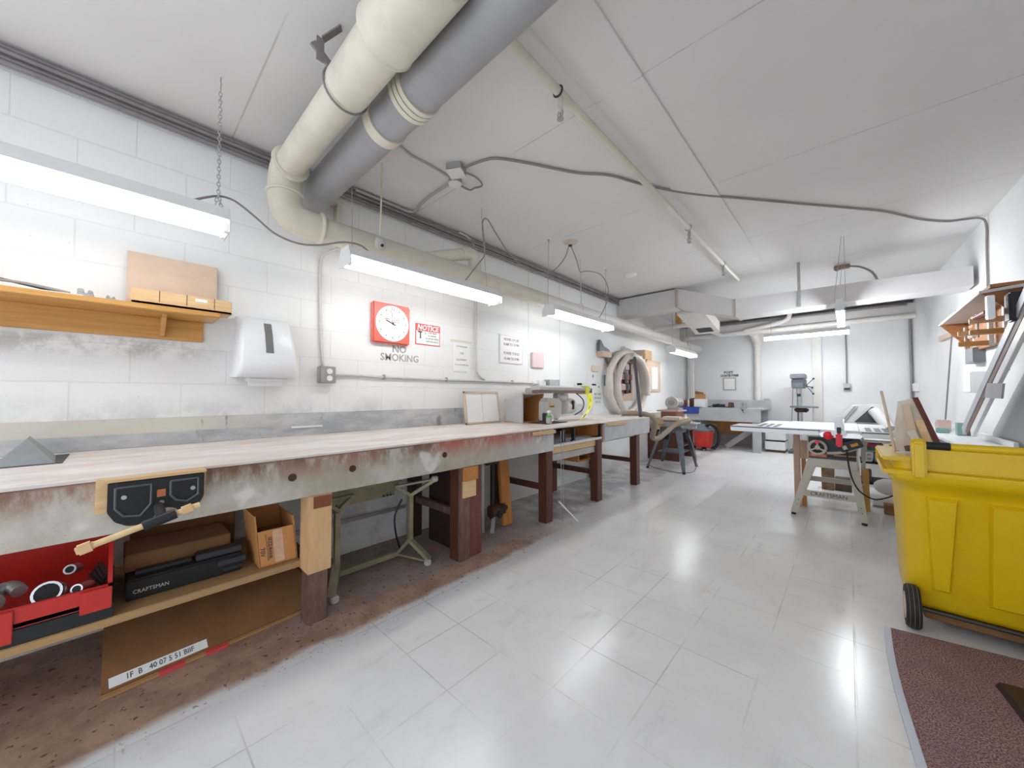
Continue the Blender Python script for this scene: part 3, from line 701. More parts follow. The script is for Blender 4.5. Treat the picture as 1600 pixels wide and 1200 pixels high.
for k in range(3):
    pts = [(-2.62+.02*k, -.9, 1.55+.005*k), (-2.60+.03*k, -.6, 1.575+.006*k), (-2.62, -.40, 1.575-.003*k), (-2.63+.015*k, -.28, 1.562), (-2.60+.01*k, -.20+.02*k, 1.541)]
    solo(MB().mat([black, black, mat('grey_cable', (.27, .245, .23))][k]).tube(pts, .006, 8, 6), 'cable',
         ['thin black cable nearest the edge of the wall shelf', 'thin black cable in the middle of the bundle on the wall shelf', 'grey cable nearest the wall on the pine shelf'][k], 'cable', (-2.6, -.5, 1.54), 'cables on the wall shelf')
solo(MB().mat(paper).box((-2.66, -.30, 1.5335), (-2.56, -.12, 1.537)), 'paper_sheet', 'thin pale sheet under the cables on the wall shelf', 'paper', (-2.6, -.2, 1.5335))

# ------------------------------------------------------------------ on the left wall
S = thing('towel_dispenser', 'white paper towel dispenser on the block wall', 'towel dispenser', (-2.7, .62, 1.18))
def sec(y, k):
    P = [(-2.8, 1.19), (-2.62, 1.185), (-2.585, 1.215), (-2.575, 1.27), (-2.59, 1.36), (-2.62, 1.45), (-2.66, 1.525), (-2.70, 1.56), (-2.8, 1.57)]
    return [(-2.8+(x+2.8)*k, y(z), z) for x, z in P]
def yl(o): return lambda z: .465+o+.02*(z-1.19)/.38
def yr(o): return lambda z: .785-o-.04*(z-1.19)/.38
sm = MB().mat(mat('dispenser_white', (.80, .80, .81), .3))
sm.loft([sec(yl(.0), .86), sec(yl(.008), .96), sec(yl(.022), 1.0), sec(yr(.022), 1.0), sec(yr(.008), .96), sec(yr(.0), .86)])
put(sm, 'cover', S, sharp=50)
P = [(-2.60, 1.355), (-2.633, 1.45), (-2.672, 1.53)]
m = MB().mat(mat('grey_window', (.19, .185, .18), .3)); 
m.loft([[(x+.003, .602, z), (x+.003, .642, z), (x-.008, .642, z), (x-.008, .602, z)] for x, z in [(-2.586, 1.335), (-2.590, 1.36), (-2.605, 1.405), (-2.62, 1.45), (-2.641, 1.49), (-2.659, 1.524)]])
put(m, 'sight_window', S)
put(MB().mat(paper).box((-2.70, .535, 1.135), (-2.696, .72, 1.19)), 'paper_towel', S)
put(MB().mat(mat('dispenser_white', (.8, .8, .81))).box((-2.75, .53, 1.165), (-2.65, .73, 1.187), .006), 'outlet_slot', S)

def outlet_left(y, z, name_label, cover=galv):
    S = thing('outlet_box', name_label, 'outlet', (-2.78, y, z))
    put(MB().mat(galv).box((-2.8, y-.055, z-.06), (-2.745, y+.055, z+.06), .003), 'back_box', S)
    m = put(MB().mat(cover).box((-2.745, y-.05, z-.055), (-2.742, y+.05, z+.055), .001), 'cover_plate', S)
    for dz in (.025, -.025): put(MB().mat(white_paint).cyl((-2.742, y+.01, z+dz), (-2.739, y+.01, z+dz), .02, n=20), 'socket', m)
    return S
outlet_left(1.02, 1.225, 'steel double outlet box right of the towel dispenser')
S = thing('electrical_conduit', 'vertical grey conduit dropping to the outlet box by the dispenser', 'conduit', (-2.78, .98, 1.5))
put(MB().mat(pale_conduit).tube([(-2.50, 1.09, 2.10), (-2.65, 1.05, 2.13), (-2.76, .985, 2.09), (-2.785, .97, 2.0), (-2.785, .975, 1.7), (-2.785, .985, 1.45), (-2.785, 1.0, 1.285)], .010, 10, 5), 'pipe', S)
S = thing('electrical_conduit', 'horizontal conduit running along the wall from the outlet box', 'conduit', (-2.78, 2.2, 1.23))
put(MB().mat(pale_conduit).tube([(-2.785, 1.075, 1.23), (-2.785, 1.25, 1.232), (-2.785, 1.4, 1.226), (-2.785, 2.2, 1.222), (-2.785, 3.40, 1.222)], .0105, 10), 'pipe', S)
m = MB().mat(galv)
for y in (1.47, 2.10, 3.02): m.box((-2.8, y-.008, 1.205), (-2.77, y+.008, 1.245), .002)
put(m, 'pipe_clip', S)
put(MB().mat(white_pipe).cyl((-2.785, 3.38, 1.222), (-2.785, 3.46, 1.222), .02), 'end_fitting', S)
S = thing('electrical_conduit', 'vertical conduit curving into the horizontal run past the paper notice', 'conduit', (-2.78, 2.47, 1.8))
put(MB().mat(pale_conduit).tube([(-2.75, 2.22, 2.66), (-2.76, 2.33, 2.655), (-2.77, 2.42, 2.60), (-2.785, 2.465, 2.49), (-2.785, 2.467, 2.2), (-2.785, 2.468, 1.6), (-2.785, 2.468, 1.40), (-2.785, 2.50, 1.29), (-2.785, 2.60, 1.236)], .010, 10, 5), 'pipe', S)
solo(MB().mat(white_metal).box((-2.8, 3.46, 1.19), (-2.75, 3.60, 1.25), .004), 'junction_box', 'small white junction box at the end of the horizontal conduit', 'junction box', (-2.78, 3.53, 1.2))
solo(MB().mat(galv).box((-2.8, 3.62, 1.19), (-2.71, 3.82, 1.27), .004).mat(white_lam).box((-2.8, 3.83, 1.19), (-2.71, 4.05, 1.275), .004), 'control_box', 'grey and white control box on the wall above the saw arm', 'control box', (-2.76, 3.8, 1.19))

# clock
S = thing('wall_clock', 'square red wall clock with round white dial', 'clock', (-2.8, 1.52, 1.67))
put(MB().mat(mat('clock_red', (.72, .16, .12), .35)).box((-2.8, 1.355, 1.50), (-2.755, 1.69, 1.832), .012), 'case', S)
di = put(MB().mat(mat('dial_white', (.85, .85, .86), .5)).cyl((-2.755, 1.525, 1.668), (-2.7505, 1.525, 1.668), .147, n=48), 'dial', S)
m = MB().mat(mat('dial_ink', (.18, .18, .22), .6))
for k in range(12):
    a = R(30*k); y, z = 1.525+.118*math.sin(a), 1.668+.118*math.cos(a)
    if k % 3 == 0: text(m, ['12', '3', '6', '9'][k//3], .034, (-2.7500, y, z), FL)
    else: m.cyl((-2.7505, y, z), (-2.7496, y, z), .0055, n=10)
put(m, 'hour_marks', di)
m = MB().mat(ink); c0 = Vector((-2.747, 1.525, 1.668))
m.beam(c0+Vector((0, .025, -.012)), c0+Vector((0, -.06, .022)), .007, .001, up=(1, 0, 0)).beam(c0, c0+Vector((0, -.015, .10)), .003, .001, up=(1, 0, 0)).cyl(c0+Vector((-.001, 0, 0)), c0+Vector((.002, 0, 0)), .009, n=12)
put(m, 'hands', di)
m = MB().mat(red_sign).box((-2.7505, 1.45, 1.70), (-2.7498, 1.50, 1.705)).box((-2.7505, 1.53, 1.698), (-2.7498, 1.585, 1.702)).box((-2.7505, 1.51, 1.68), (-2.7498, 1.585, 1.684)).mat(grey_ink)
for k in range(3): m.box((-2.7505, 1.45, 1.715+.0-.012*k), (-2.7498, 1.49, 1.718-.012*k))
m.box((-2.7505, 1.525, 1.712), (-2.7498, 1.585, 1.716))
put(m, 'dial_print', di)

# notice sign with red header
S = thing('notice_sign', 'red and white notice sign beside the red clock', 'sign', (-2.8, 1.9, 1.62))
put(MB().mat(red_sign).box((-2.8, 1.768, 1.528), (-2.796, 2.032, 1.718), .0015), 'sign_plate', S)
put(MB().mat(paper).box((-2.796, 1.776, 1.537), (-2.7954, 2.024, 1.655)), 'white_field', S)
m = MB().mat(paper); text(m, 'NOTICE', .062, (-2.7955, 1.902, 1.684), FL @ Matrix(((1, .15, 0, 0), (0, 1, 0, 0), (0, 0, 1, 0), (0, 0, 0, 1))), bold=.0022)
put(m, 'header_lettering', S)
m = MB().mat(ink)
for i, s_ in enumerate(('THIS AREA', 'IS UNDER', '24 HOUR VIDEO', 'SURVEILLANCE')): text(m, s_, .021, (-2.795, 1.945, 1.642-.026*i), FL, xs=.95)
m.hull([(-2.795, 1.785, 1.652), (-2.795, 1.84, 1.65), (-2.795, 1.835, 1.638), (-2.795, 1.80, 1.636), (-2.7945, 1.785, 1.652), (-2.7945, 1.84, 1.65)]).box((-2.795, 1.812, 1.60), (-2.7945, 1.824, 1.638)).box((-2.795, 1.812, 1.585), (-2.7945, 1.826, 1.60)).box((-2.795, 1.868, 1.625), (-2.7945, 1.874, 1.648))
put(m, 'printing', S)
# stencilled NO SMOKING
m = MB().mat(grey_ink); text(m, 'NO', .085, (-2.799, 1.615, 1.465), FL, depth=.0012, bold=.0016); text(m, 'SMOKING', .085, (-2.799, 1.625, 1.392), FL, depth=.0012, xs=.95, bold=.0012)
solo(m, 'stencil_lettering', 'grey stencilled NO SMOKING on the wall below the clock', 'lettering', (-2.8, 1.62, 1.4))
# posted papers
S = thing('posted_notice', 'white paper notice taped right of the red notice sign', 'notice', (-2.8, 2.3, 1.46))
put(MB().mat(paper).box((-2.8, 2.185, 1.31), (-2.7975, 2.40, 1.61)), 'sheet', S)
m = MB().mat(mat('faint_ink', (.25, .25, .28), .7))
for s_, z, sz in (('ATTENTION', 1.555, .024), ('USE', 1.49, .03), ('EQUIPMENT', 1.425, .024), ('AT YOUR OWN RISK', 1.375, .018)): text(m, s_, sz, (-2.797, 2.295, z), FL)
put(m, 'printing', S)
put(MB().mat(mat('yellowed_tape', (.70, .66, .52), .4)).box((-2.8, 2.16, 1.595), (-2.797, 2.42, 1.618)).box((-2.8, 2.2, 1.30), (-2.797, 2.36, 1.314)), 'tape', S)
S = thing('hours_sign', 'white sign listing workshop hours on the wall', 'sign', (-2.8, 3.0, 1.6))
put(MB().mat(mat('offwhite_sign', (.82, .80, .80), .4)).box((-2.8, 2.815, 1.43), (-2.79, 3.21, 1.75), .004), 'sign_plate', S)
for s_, z in (('HOURS OF USE', 1.70), ('8 AM TO 10 PM', 1.645), ('POWER TOOLS', 1.545), ('10 AM TO 8 PM', 1.485)):
    m = MB().mat(mat('faint_red_ink', (.34, .24, .24), .7)); text(m, s_, .042, (-2.7895, 3.01, z), FL, xs=.88, bold=.0008); put(m, 'lettering', S)
m = MB().mat(mat('faint_ink', (.25, .25, .28)))
for a, b in (((2.825, 1.44), (3.20, 1.442)), ((2.825, 1.738), (3.20, 1.74)), ((2.825, 1.44), (2.827, 1.74)), ((3.198, 1.44), (3.2, 1.74))): m.box((-2.79, a[0], a[1]), (-2.7895, b[0], b[1]))
put(m, 'border_line', S)
solo(MB().mat(mat('pale_pink_plate', (.70, .54, .52), .4)).box((-2.8, 3.36, 1.405), (-2.775, 3.60, 1.60), .01), 'cover_plate', 'pale pink square cover plate right of the hours sign', 'plate', (-2.8, 3.48, 1.5))
# ------------------------------------------------------------------ hanging fluorescent lamps
def chain(m, p, q, link=.026, r=.0022):
    p, q = Vector(p), Vector(q); n = max(2, int((q-p).length/(link*.74))); d = (q-p).normalized()
    for i in range(n):
        c = p.lerp(q, (i+.5)/n); u = Vector((0, 1, 0)) if i % 2 else Vector((1, 0, 0)); u = (u-d*u.dot(d)).normalized()
        pts = [c+d*(math.sin(a)*link*.5)+u*(math.cos(a)*link*.26) for a in [2*PI*k/8 for k in range(8)]]
        m.tube(pts, r, 5, closed=True)
    return m
lamp_g = 'hanging fluorescent lamps'
def lamp(label, x, yc, zt, L, rotz=0, w=.085, glow=None, tubes=(-.045, .045)):
    S = thing('fluorescent_lamp', label, 'lamp', (x, yc, zt), lamp_g, rotz)
    h = L/2
    m = MB().mat(white_metal).prism([(-w*.62, 0), (w*.62, 0), (w, -.062), (w-.004, -.064), (.02, -.058), (0, -.066), (-.02, -.058), (-w+.004, -.064), (-w, -.062)], 'y', -h+.006, h-.006, .001)
    put(m, 'housing', S, local=True)
    for e in (-1, 1):
        y0, y1 = sorted((e*h, e*(h-.006)))
        ec = put(MB().mat(white_metal).prism([(-w*.64, .002), (w*.64, .002), (w, -.06), (w, -.118), (-w, -.118), (-w, -.06)], 'y', y0, y1, .001), 'end_plate', S, local=True)
        ya, yb = sorted((e*(h-.006), e*(h-.022)))
        k = MB().mat(white_paint)
        for tx in tubes: k.box((tx-.014, ya, -.118), (tx+.014, yb, -.07), .002)
        put(k, 'lamp_holder', ec, local=True)
    for tx in tubes:
        put(MB().mat(glow or tube_glow).cyl((tx, -h+.022, -.092), (tx, h-.022, -.092), .0165, n=16), 'tube', S, local=True)
    return S
def hang(S, name, m): return put(m, name, S)
L1 = lamp('fluorescent lamp on chains at the far left above the wall shelf', -2.25, -.29, 1.985, 1.28, glow=tube_glow_dim)
m = chain(MB().mat(galv), (-2.29, .315, 2.62), (-2.28, .315, 2.08)); chain(m, (-2.28, .315, 2.08), (-2.31, .30, 1.985)); chain(m, (-2.28, .315, 2.08), (-2.24, .325, 1.985))
m.tube([(-2.29, .315, ZC), (-2.29, .315, 2.655), (-2.275, .315, 2.64), (-2.29, .315, 2.62)], .003, 6)
hang(L1, 'chain', m)
m = chain(MB().mat(galv), (-2.28, -.9, 2.66), (-2.26, -.9, 1.985)); hang(L1, 'chain', m)
L2 = lamp('fluorescent lamp above the red clock, second from the near end', -2.25, 1.57, 1.985, 1.30)
m = MB().mat(galv).cyl((-2.30, .98, 2.62), (-2.28, .98, 2.0), .003, n=6); hang(L2, 'hanger_wire', m)
m = MB().mat(galv).cyl((-2.275, 2.074, ZC), (-2.27, 2.08, 2.50), .0025, n=6).cyl((-2.27, 2.08, 2.50), (-2.25, 2.12, 1.985), .0022, n=6); hang(L2, 'hanger_wire', m)
L3 = lamp('fluorescent lamp above the radial arm saw, third from the near end', -2.25, 3.62, 2.015, 1.26, glow=tube_glow_mid)
for y in (2.98, 4.19): hang(L3, 'hanger_wire', MB().mat(galv).cyl((-2.24, y, ZC), (-2.25, y, 2.015), .0028, n=6).cyl((-2.24, y, ZC-.012), (-2.24, y, ZC), .009, n=8))
m = MB().mat(pale_conduit).cyl((-2.29, 3.66, ZC), (-2.29, 3.68, 2.16), .005, n=8); m.tube([(-2.29, 3.68+.045*math.cos(a), 2.115+.045*math.sin(a)) for a in [R(-40+26*k) for k in range(11)]], .005, 8)
solo(m, 'hanger_rod', 'rod with a ring hanging over the third lamp', 'rod', (-2.29, 3.66, ZC))
L4 = lamp('small looking fluorescent lamp over the hose coil near the back corner', -2.20, 6.95, 1.915, 1.20, glow=tube_glow_mid)
hang(L4, 'hanger_wire', MB().mat(galv).cyl((-2.2, 6.45, ZC), (-2.2, 6.45, 1.915), .0028, n=6).cyl((-2.2, 7.4, ZC), (-2.2, 7.4, 1.915), .0028, n=6))
L5 = lamp('fluorescent lamp hanging crosswise before the back wall', -.52, 7.8, 2.16, 1.12, R(90), glow=tube_glow_far)
for x in (-.98, -.08):
    o = MB().mat(galv).cyl((0, -(x+.52), .52), (0, -(x+.52), 0), .0028, n=6); put(o, 'hanger_wire', L5, local=True)
L6 = lamp('fluorescent lamp seen end-on hanging below the duct on long wires', -.045, 5.45, 2.035, 1.20, w=.036, glow=tube_glow_hot, tubes=(0,))
for y in (4.93, 5.95):
    hang(L6, 'hanger_wire', MB().mat(galv).cyl((-.02, y, ZC), (-.085, y, 2.035), .0025, n=6).cyl((-.0, y, ZC), (.0, y, 2.035), .0025, n=6))
# hanger rod and clamp that carries the wall pipe
S = thing('pipe_hanger', 'painted rod with a clamp over the second lamp', 'pipe hanger', (-2.40, 1.2, ZC))
put(MB().mat(cream).cyl((-2.33, 1.2, ZC), (-2.345, 1.2, 2.16), .006, n=8), 'rod', S)
put(MB().mat(dust_white).sphere((-2.345, 1.2, 2.12), .04, (.6, 1, 1.3)).mat(dark_metal).cyl((-2.32, 1.2, 2.10), (-2.31, 1.2, 2.10), .010), 'clamp', S)

# loose cables between the lamps
def cable(pts, label, r=.0055, mm=None, name='cable', grp=None):
    return solo(MB().mat(mm or cable_m).tube(pts, r, 8, 6), name, label, 'cable', pts[len(pts)//2], grp)
cable([(-2.25, .20, 1.985), (-2.28, .278, 2.049), (-2.3, .333, 2.081), (-2.3, .393, 2.075), (-2.3, .477, 2.025), (-2.3, .566, 1.968), (-2.3, .678, 1.949), (-2.3, .798, 1.975), (-2.29, .928, 2.03), (-2.27, 1.029, 2.035), (-2.25, 1.101, 1.985)], 'grey cable sagging from the far left lamp to the next lamp')
cable([(-2.24, 1.86, 1.985), (-2.22, 1.975, 2.142), (-2.22, 2.061, 2.262), (-2.22, 2.046, 2.432), (-2.22, 2.04, 2.535), (-2.22, 2.095, 2.57), (-2.22, 2.197, 2.482), (-2.22, 2.359, 2.36), (-2.22, 2.534, 2.289), (-2.21, 2.723, 2.264), (-2.18, 2.961, 2.336), (-2.14, 3.12, 2.50), (-2.11, 3.165, 2.66)], 'grey cable looping from the second lamp up to the ceiling rose')
cable([(-2.11, 3.18, 2.66), (-2.15, 3.36, 2.56), (-2.19, 3.497, 2.466), (-2.2, 3.6, 2.50), (-2.2, 3.75, 2.535), (-2.2, 4.0, 2.553), (-2.2, 4.166, 2.429), (-2.2, 4.113, 2.216), (-2.22, 3.967, 2.015)], 'grey cable running from the ceiling rose to the third lamp')
S = thing('ceiling_rose', 'round ceiling rose from which two lamp cables hang', 'ceiling rose', (-2.10, 3.17, ZC))
put(MB().mat(mat('rose_beige', (.62, .54, .46), .5)).lathe([(.075, ZC), (.07, ZC-.012), (.03, ZC-.02), (.02, ZC-.035)], (-2.10, 3.17, 0), 24), 'plate', S)
put(MB().mat(dark_metal).cyl((-2.10, 3.17, ZC-.05), (-2.10, 3.17, ZC-.033), .018), 'cable_gland', S)
solo(MB().mat(white_paint).lathe([(.08, ZC), (.075, ZC-.015), (.045, ZC-.03), (.04, ZC-.032)], (-2.10, 4.6, 0), 24), 'smoke_detector', 'flat round white detector on the ceiling before the duct', 'detector', (-2.1, 4.6, ZC))

# ------------------------------------------------------------------ pipes and ducts
S = thing('drain_pipe', 'fat cream drain pipe crossing the ceiling and bending along the left wall', 'pipe', (-2.45, .66, 2.42))
rp = .078
put(MB().mat(cream).cyl((-2.40, .66, 2.44), (-1.46, .66, 2.44), rp, n=32), 'cross_pipe', S)
put(MB().mat(cream).cyl((-1.60, .66, 2.44), (-1.20, .66, 2.44), rp+.016, n=32), 'coupling', S)
put(MB().mat(cream).cyl((-1.26, .66, 2.44), (-.9, .66, 2.44), rp+.034, n=32).torus((-1.26, .66, 2.44), rp+.022, .016, rotm('Y', 90), n=32), 'bell_fitting', S)
put(MB().mat(cream).cyl((-1.2, .66, 2.44), (.95, .66, 2.44), rp, n=32), 'cross_pipe', S)
el = [(-2.36, .66, 2.44), (-2.43, .66, 2.435), (-2.475, .66, 2.41), (-2.49, .66, 2.36), (-2.49, .66, 2.28), (-2.49, .67, 2.22), (-2.49, .71, 2.17), (-2.49, .78, 2.155), (-2.49, .86, 2.155)]
e_ = put(MB().mat(cream).tube(el, rp+.012, 24, 4), 'elbow', S)
m = MB().mat(cream).torus((-2.49, .66, 2.30), rp+.014, .010, n=28).torus((-2.38, .66, 2.44), rp+.012, .012, rotm('Y', 90), n=28).torus((-2.49, .86, 2.155), rp+.012, .012, rotm('X', 90), n=28)
put(m, 'joint_collar', e_)
put(MB().mat(cream).cyl((-2.49, .82, 2.155), (-2.49, 3.2, 2.145), rp, n=28).mat(white_pipe).cyl((-2.49, 3.2, 2.145), (-2.49, 9.0, 2.12), rp, n=28).cyl((-2.49, 8.95, 2.12), (-2.49, 9.02, 2.12), rp+.012), 'long_pipe', S)
m = MB().mat(conduit_m)
for x in (-1.62,): m.torus((x, .66, 2.44), rp+.019, .005, rotm('Y', 90), n=28)
m.beam((-1.62, .60, 2.50), (-1.62, .52, 2.56), .012, .03).beam((-1.62, .55, 2.50), (-1.62, .55, 2.60), .03, .008).beam((-1.62, .56, 2.60), (-1.58, .62, 2.67), .03, .006)
put(m, 'pipe_strap', S)
S = thing('vent_pipe', 'cream branch pipe with an elbow rising behind the second lamp', 'pipe', (-2.5, 2.15, 2.2))
put(MB().mat(cream).cyl((-2.49, 1.62, 2.165), (-2.5, 2.08, 2.345), .052, n=24), 'branch', S)
put(MB().mat(cream).tube([(-2.5, 2.03, 2.33), (-2.5, 2.11, 2.355), (-2.5, 2.17, 2.345), (-2.5, 2.2, 2.30), (-2.5, 2.2, 2.18)], .06, 20, 4), 'elbow', S)
S = thing('grey_duct_pipe', 'thick grey plastic pipe crossing the ceiling beside the cream one', 'pipe', (-1.8, .88, 2.46))
put(MB().mat(grey_pvc).cyl((-2.79, .89, 2.45), (-1.50, .885, 2.45), .098, n=36), 'pipe_length', S)
put(MB().mat(grey_pvc).cyl((-1.50, .885, 2.45), (1.0, .87, 2.45), .102, n=36), 'pipe_length', S)
put(MB().mat(cream).cyl((-1.72, .885, 2.45), (-1.66, .885, 2.45), .107, n=36), 'collar', S)
m = MB().mat(cream)
for k in range(3): m.cyl((-1.46+.03*k, .884, 2.45), (-1.436+.03*k, .884, 2.45), .112-.001*k, n=36)
put(m, 'collar', S)
# sprinkler pipe
S = thing('sprinkler_pipe', 'white sprinkler pipe running the length of the ceiling', 'pipe', (-1.05, 3.0, 2.62))
put(MB().mat(cream).cyl((-1.05, NEAR, 2.62), (-1.05, 3.0, 2.62), .022, n=20).mat(white_pipe).cyl((-1.05, 3.0, 2.62), (-1.05, 5.6, 2.62), .022, n=20), 'pipe_run', S)
for y in (1.50, 3.55, 4.80):
    hd_ = put(MB().mat(galv if y > 2 else cream).cyl((-1.05, y, 2.60), (-1.05, y, 2.545), .014, n=14).cyl((-1.05, y, 2.545), (-1.05, y, 2.52), .009, n=10), 'sprinkler_head', S)
    k = MB().mat(galv).cyl((-1.05, y, 2.488), (-1.05, y, 2.485), .018, n=16); k.tube([(-1.062, y, 2.53), (-1.066, y, 2.51), (-1.05, y, 2.49), (-1.034, y, 2.51), (-1.038, y, 2.53)], .003, 6, 3); k.cyl((-1.05, y, 2.52), (-1.05, y, 2.49), .004, n=8)
    put(k, 'deflector', hd_)
    put(MB().mat(dark_metal if y < 2 else galv).torus((-1.05, y-.02, 2.62), .026, .005, rotm('X', 90), n=18).tube([(-1.075, y-.03, 2.63), (-1.08, y-.03, 2.65), (-1.08, y-.03, ZC)], .004, 6), 'hanger_ring', S)
# conduits along the top of the left wall
nm = ['topmost', 'second from the top', 'third from the top', 'lowest']
for k in range(4):
    z = 2.655-.026*k; x = -2.775+.012*(k % 2)
    solo(MB().mat(conduit_m).cyl((x, NEAR, z), (x, 5.6, z), .0125, n=12), 'wall_conduit', nm[k]+' of the four dark conduits along the top of the left wall', 'conduit', (x, 2, z), 'conduits under the ceiling')
# ceiling boxes and surface cables
S = thing('junction_box', 'square grey junction box on the ceiling', 'junction box', (-1.97, 1.55, ZC))
M = Matrix.Translation((-1.985, 1.57, 0)) @ rotm('Z', 30)
put(MB().mat(galv).box((-.055, -.055, ZC-.05), (.055, .055, ZC), .004, M), 'box_body', S)
put(MB().mat(white_metal).box((-.057, -.057, ZC-.054), (.057, .057, ZC-.05), .001, M), 'cover', S)
S = thing('junction_box', 'round junction box on the ceiling below the square one', 'junction box', (-2.10, 1.65, ZC))
put(MB().mat(galv).lathe([(.048, ZC), (.05, ZC-.035)], (-2.11, 1.66, 0), 12), 'box_body', S)
put(MB().mat(white_metal).lathe([(.05, ZC-.036), (.048, ZC-.04)], (-2.11, 1.66, 0), 12), 'cover', S)
cable([(-1.93, 1.60, 2.66), (-1.888, 1.619, 2.67), (-1.77, 1.655, 2.672), (-1.688, 1.711, 2.67), (-1.57, 1.894, 2.67), (-1.399, 2.189, 2.67), (-1.236, 2.382, 2.67), (-1.119, 2.631, 2.67), (-.896, 3.015, 2.67), (-.56, 3.44, 2.67), (-.185, 3.909, 2.67), (.05, 4.2, 2.67), (.276, 4.495, 2.67), (.521, 4.91, 2.67), (.699, 5.124, 2.67), (.80, 5.17, 2.67), (.90, 5.20, 2.66), (.935, 5.22, 2.60), (.935, 5.23, 2.4), (.935, 5.25, 1.96)], 'long grey cable crossing the ceiling and dropping down the right wall', .0085)
cable([(-2.04, 1.0, 2.672), (-2.059, 1.148, 2.672), (-2.10, 1.274, 2.672), (-2.098, 1.396, 2.672), (-2.10, 1.61, 2.665)], 'pale cable on the ceiling between the grey pipe and the round box', .0075, mat('tan_cable', (.44, .40, .36), .5))
cable([(-2.15, 1.654, 2.665), (-2.30, 1.655, 2.67), (-2.446, 1.659, 2.67), (-2.6, 1.68, 2.668), (-2.69, 1.70, 2.66), (-2.74, 1.66, 2.655), (-2.745, 1.5, 2.655), (-2.745, 1.2, 2.655)], 'double cable from the round box to the wall conduits', .011, mat('tan_cable', (.44, .40, .36), .5))
cable([(-1.96, 1.60, 2.65), (-1.935, 1.70, 2.645), (-1.955, 1.78, 2.645), (-1.99, 1.813, 2.645), (-2.05, 1.80, 2.65), (-2.10, 1.79, 2.65), (-2.11, 1.70, 2.655)], 'short cable looping between the two ceiling junction boxes', .007)
solo(MB().mat(cream).box((-2.80, 1.06, 2.33), (-2.73, 1.095, 2.50), .004).box((-2.80, 1.03, 2.485), (-2.70, 1.10, 2.505), .004), 'wall_bracket', 'cream angle bracket on the wall by the pipes', 'bracket', (-2.78, 1.07, 2.4))

# ventilation duct across the far part of the room
S = thing('ventilation_duct', 'boxed white ventilation duct across the room below the ceiling', 'duct', (-.9, 5.7, 2.3))
dz = .22
put(MB().mat(beam_paint).box((-2.8, 5.60, 2.375), (-1.83, 5.92, 2.655), .004), 'duct_section', S, label='high section at the left wall')
P0 = [(-1.83, 5.60, 2.375), (-1.83, 5.92, 2.375), (-1.83, 5.92, 2.655), (-1.83, 5.60, 2.655)]
P1 = [(-1.08, 5.56, 2.125), (-1.08, 5.88, 2.125), (-1.08, 5.88, 2.355), (-1.08, 5.56, 2.355)]
put(MB().mat(beam_paint).loft([P0, P1]), 'sloping_section', S)
put(MB().mat(beam_paint).hull([(-1.08, 5.56, 2.125), (-1.08, 5.88, 2.125), (-1.08, 5.88, 2.355), (-1.08, 5.56, 2.355), (.905, 5.53, 2.13), (.905, 5.85, 2.13), (.905, 5.85, 2.315), (.905, 5.53, 2.315)]), 'duct_section', S, label='low section reaching the right wall')
m = MB().mat(mat('seam_rust', (.45, .36, .30), .6))
for x, z0, z1 in ((-1.84, 2.372, 2.658), (-1.09, 2.122, 2.36)): m.box((x-.012, 5.552, z0), (x+.012, 5.93, z1))
put(m, 'joint_flange', S)
put(MB().mat(galv).box((-.425, 5.535, 2.14), (-.395, 5.545, ZC), .001), 'hanger_strap', S)
S = thing('branch_duct', 'short white branch duct with an open end below the main duct', 'duct', (-1.7, 6.5, 2.35))
def bq(y, z0, z1, g_=0): return [(-1.95-g_, y, z0-g_), (-1.58+g_, y, z0-g_), (-1.58+g_, y, z1+g_), (-1.95-g_, y, z1+g_)]
put(MB().mat(white_pipe).loft([bq(5.925, 2.335, 2.52), bq(6.86, 2.155, 2.33)]), 'duct_box', S)
put(MB().mat(dark_metal).hull([(-1.88, 6.62, 2.198), (-1.65, 6.62, 2.198), (-1.88, 6.83, 2.157), (-1.65, 6.83, 2.157), (-1.88, 6.62, 2.205), (-1.65, 6.83, 2.165)]), 'grille_opening', S)
put(MB().mat(white_pipe).loft([bq(6.86, 2.155, 2.33, .008), bq(6.885, 2.15, 2.325, .008)]), 'end_flange', S)
# timber framing and short pipes at the opening behind the duct
solo(MB().mat(orange_ply).box((-2.78, 6.2, 2.52), (-2.0, 6.26, 2.66), .003), 'ceiling_joist', 'brown timber under the ceiling behind the high duct section', 'joist', (-2.4, 6.2, 2.6))
solo(MB().mat(pine).box((-2.30, 6.9, 2.40), (-2.22, 7.02, 2.66), .003), 'timber_hanger', 'short upright orange timber behind the duct', 'timber', (-2.26, 6.95, 2.5))
solo(MB().mat(white_pipe).tube([(-2.72, 7.0, 2.35), (-2.3, 7.02, 2.36), (-2.12, 7.05, 2.36), (-2.03, 7.15, 2.36), (-2.0, 7.5, 2.36), (-2.0, 8.84, 2.36)], .045, 14, 4), 'bent_pipe', 'white bent pipe between the branch duct and the left wall', 'pipe', (-2.1, 7.1, 2.36))
S = thing('pipe_hanger', 'grey strap hanger over the far end of the long wall pipe', 'pipe hanger', (-2.4, 7.6, 2.3))
put(MB().mat(galv).box((-2.44, 7.55, 2.14), (-2.36, 7.63, 2.40), .004).cyl((-2.3, 7.6, 2.05), (-2.3, 7.6, 2.40), .006), 'strap', S)
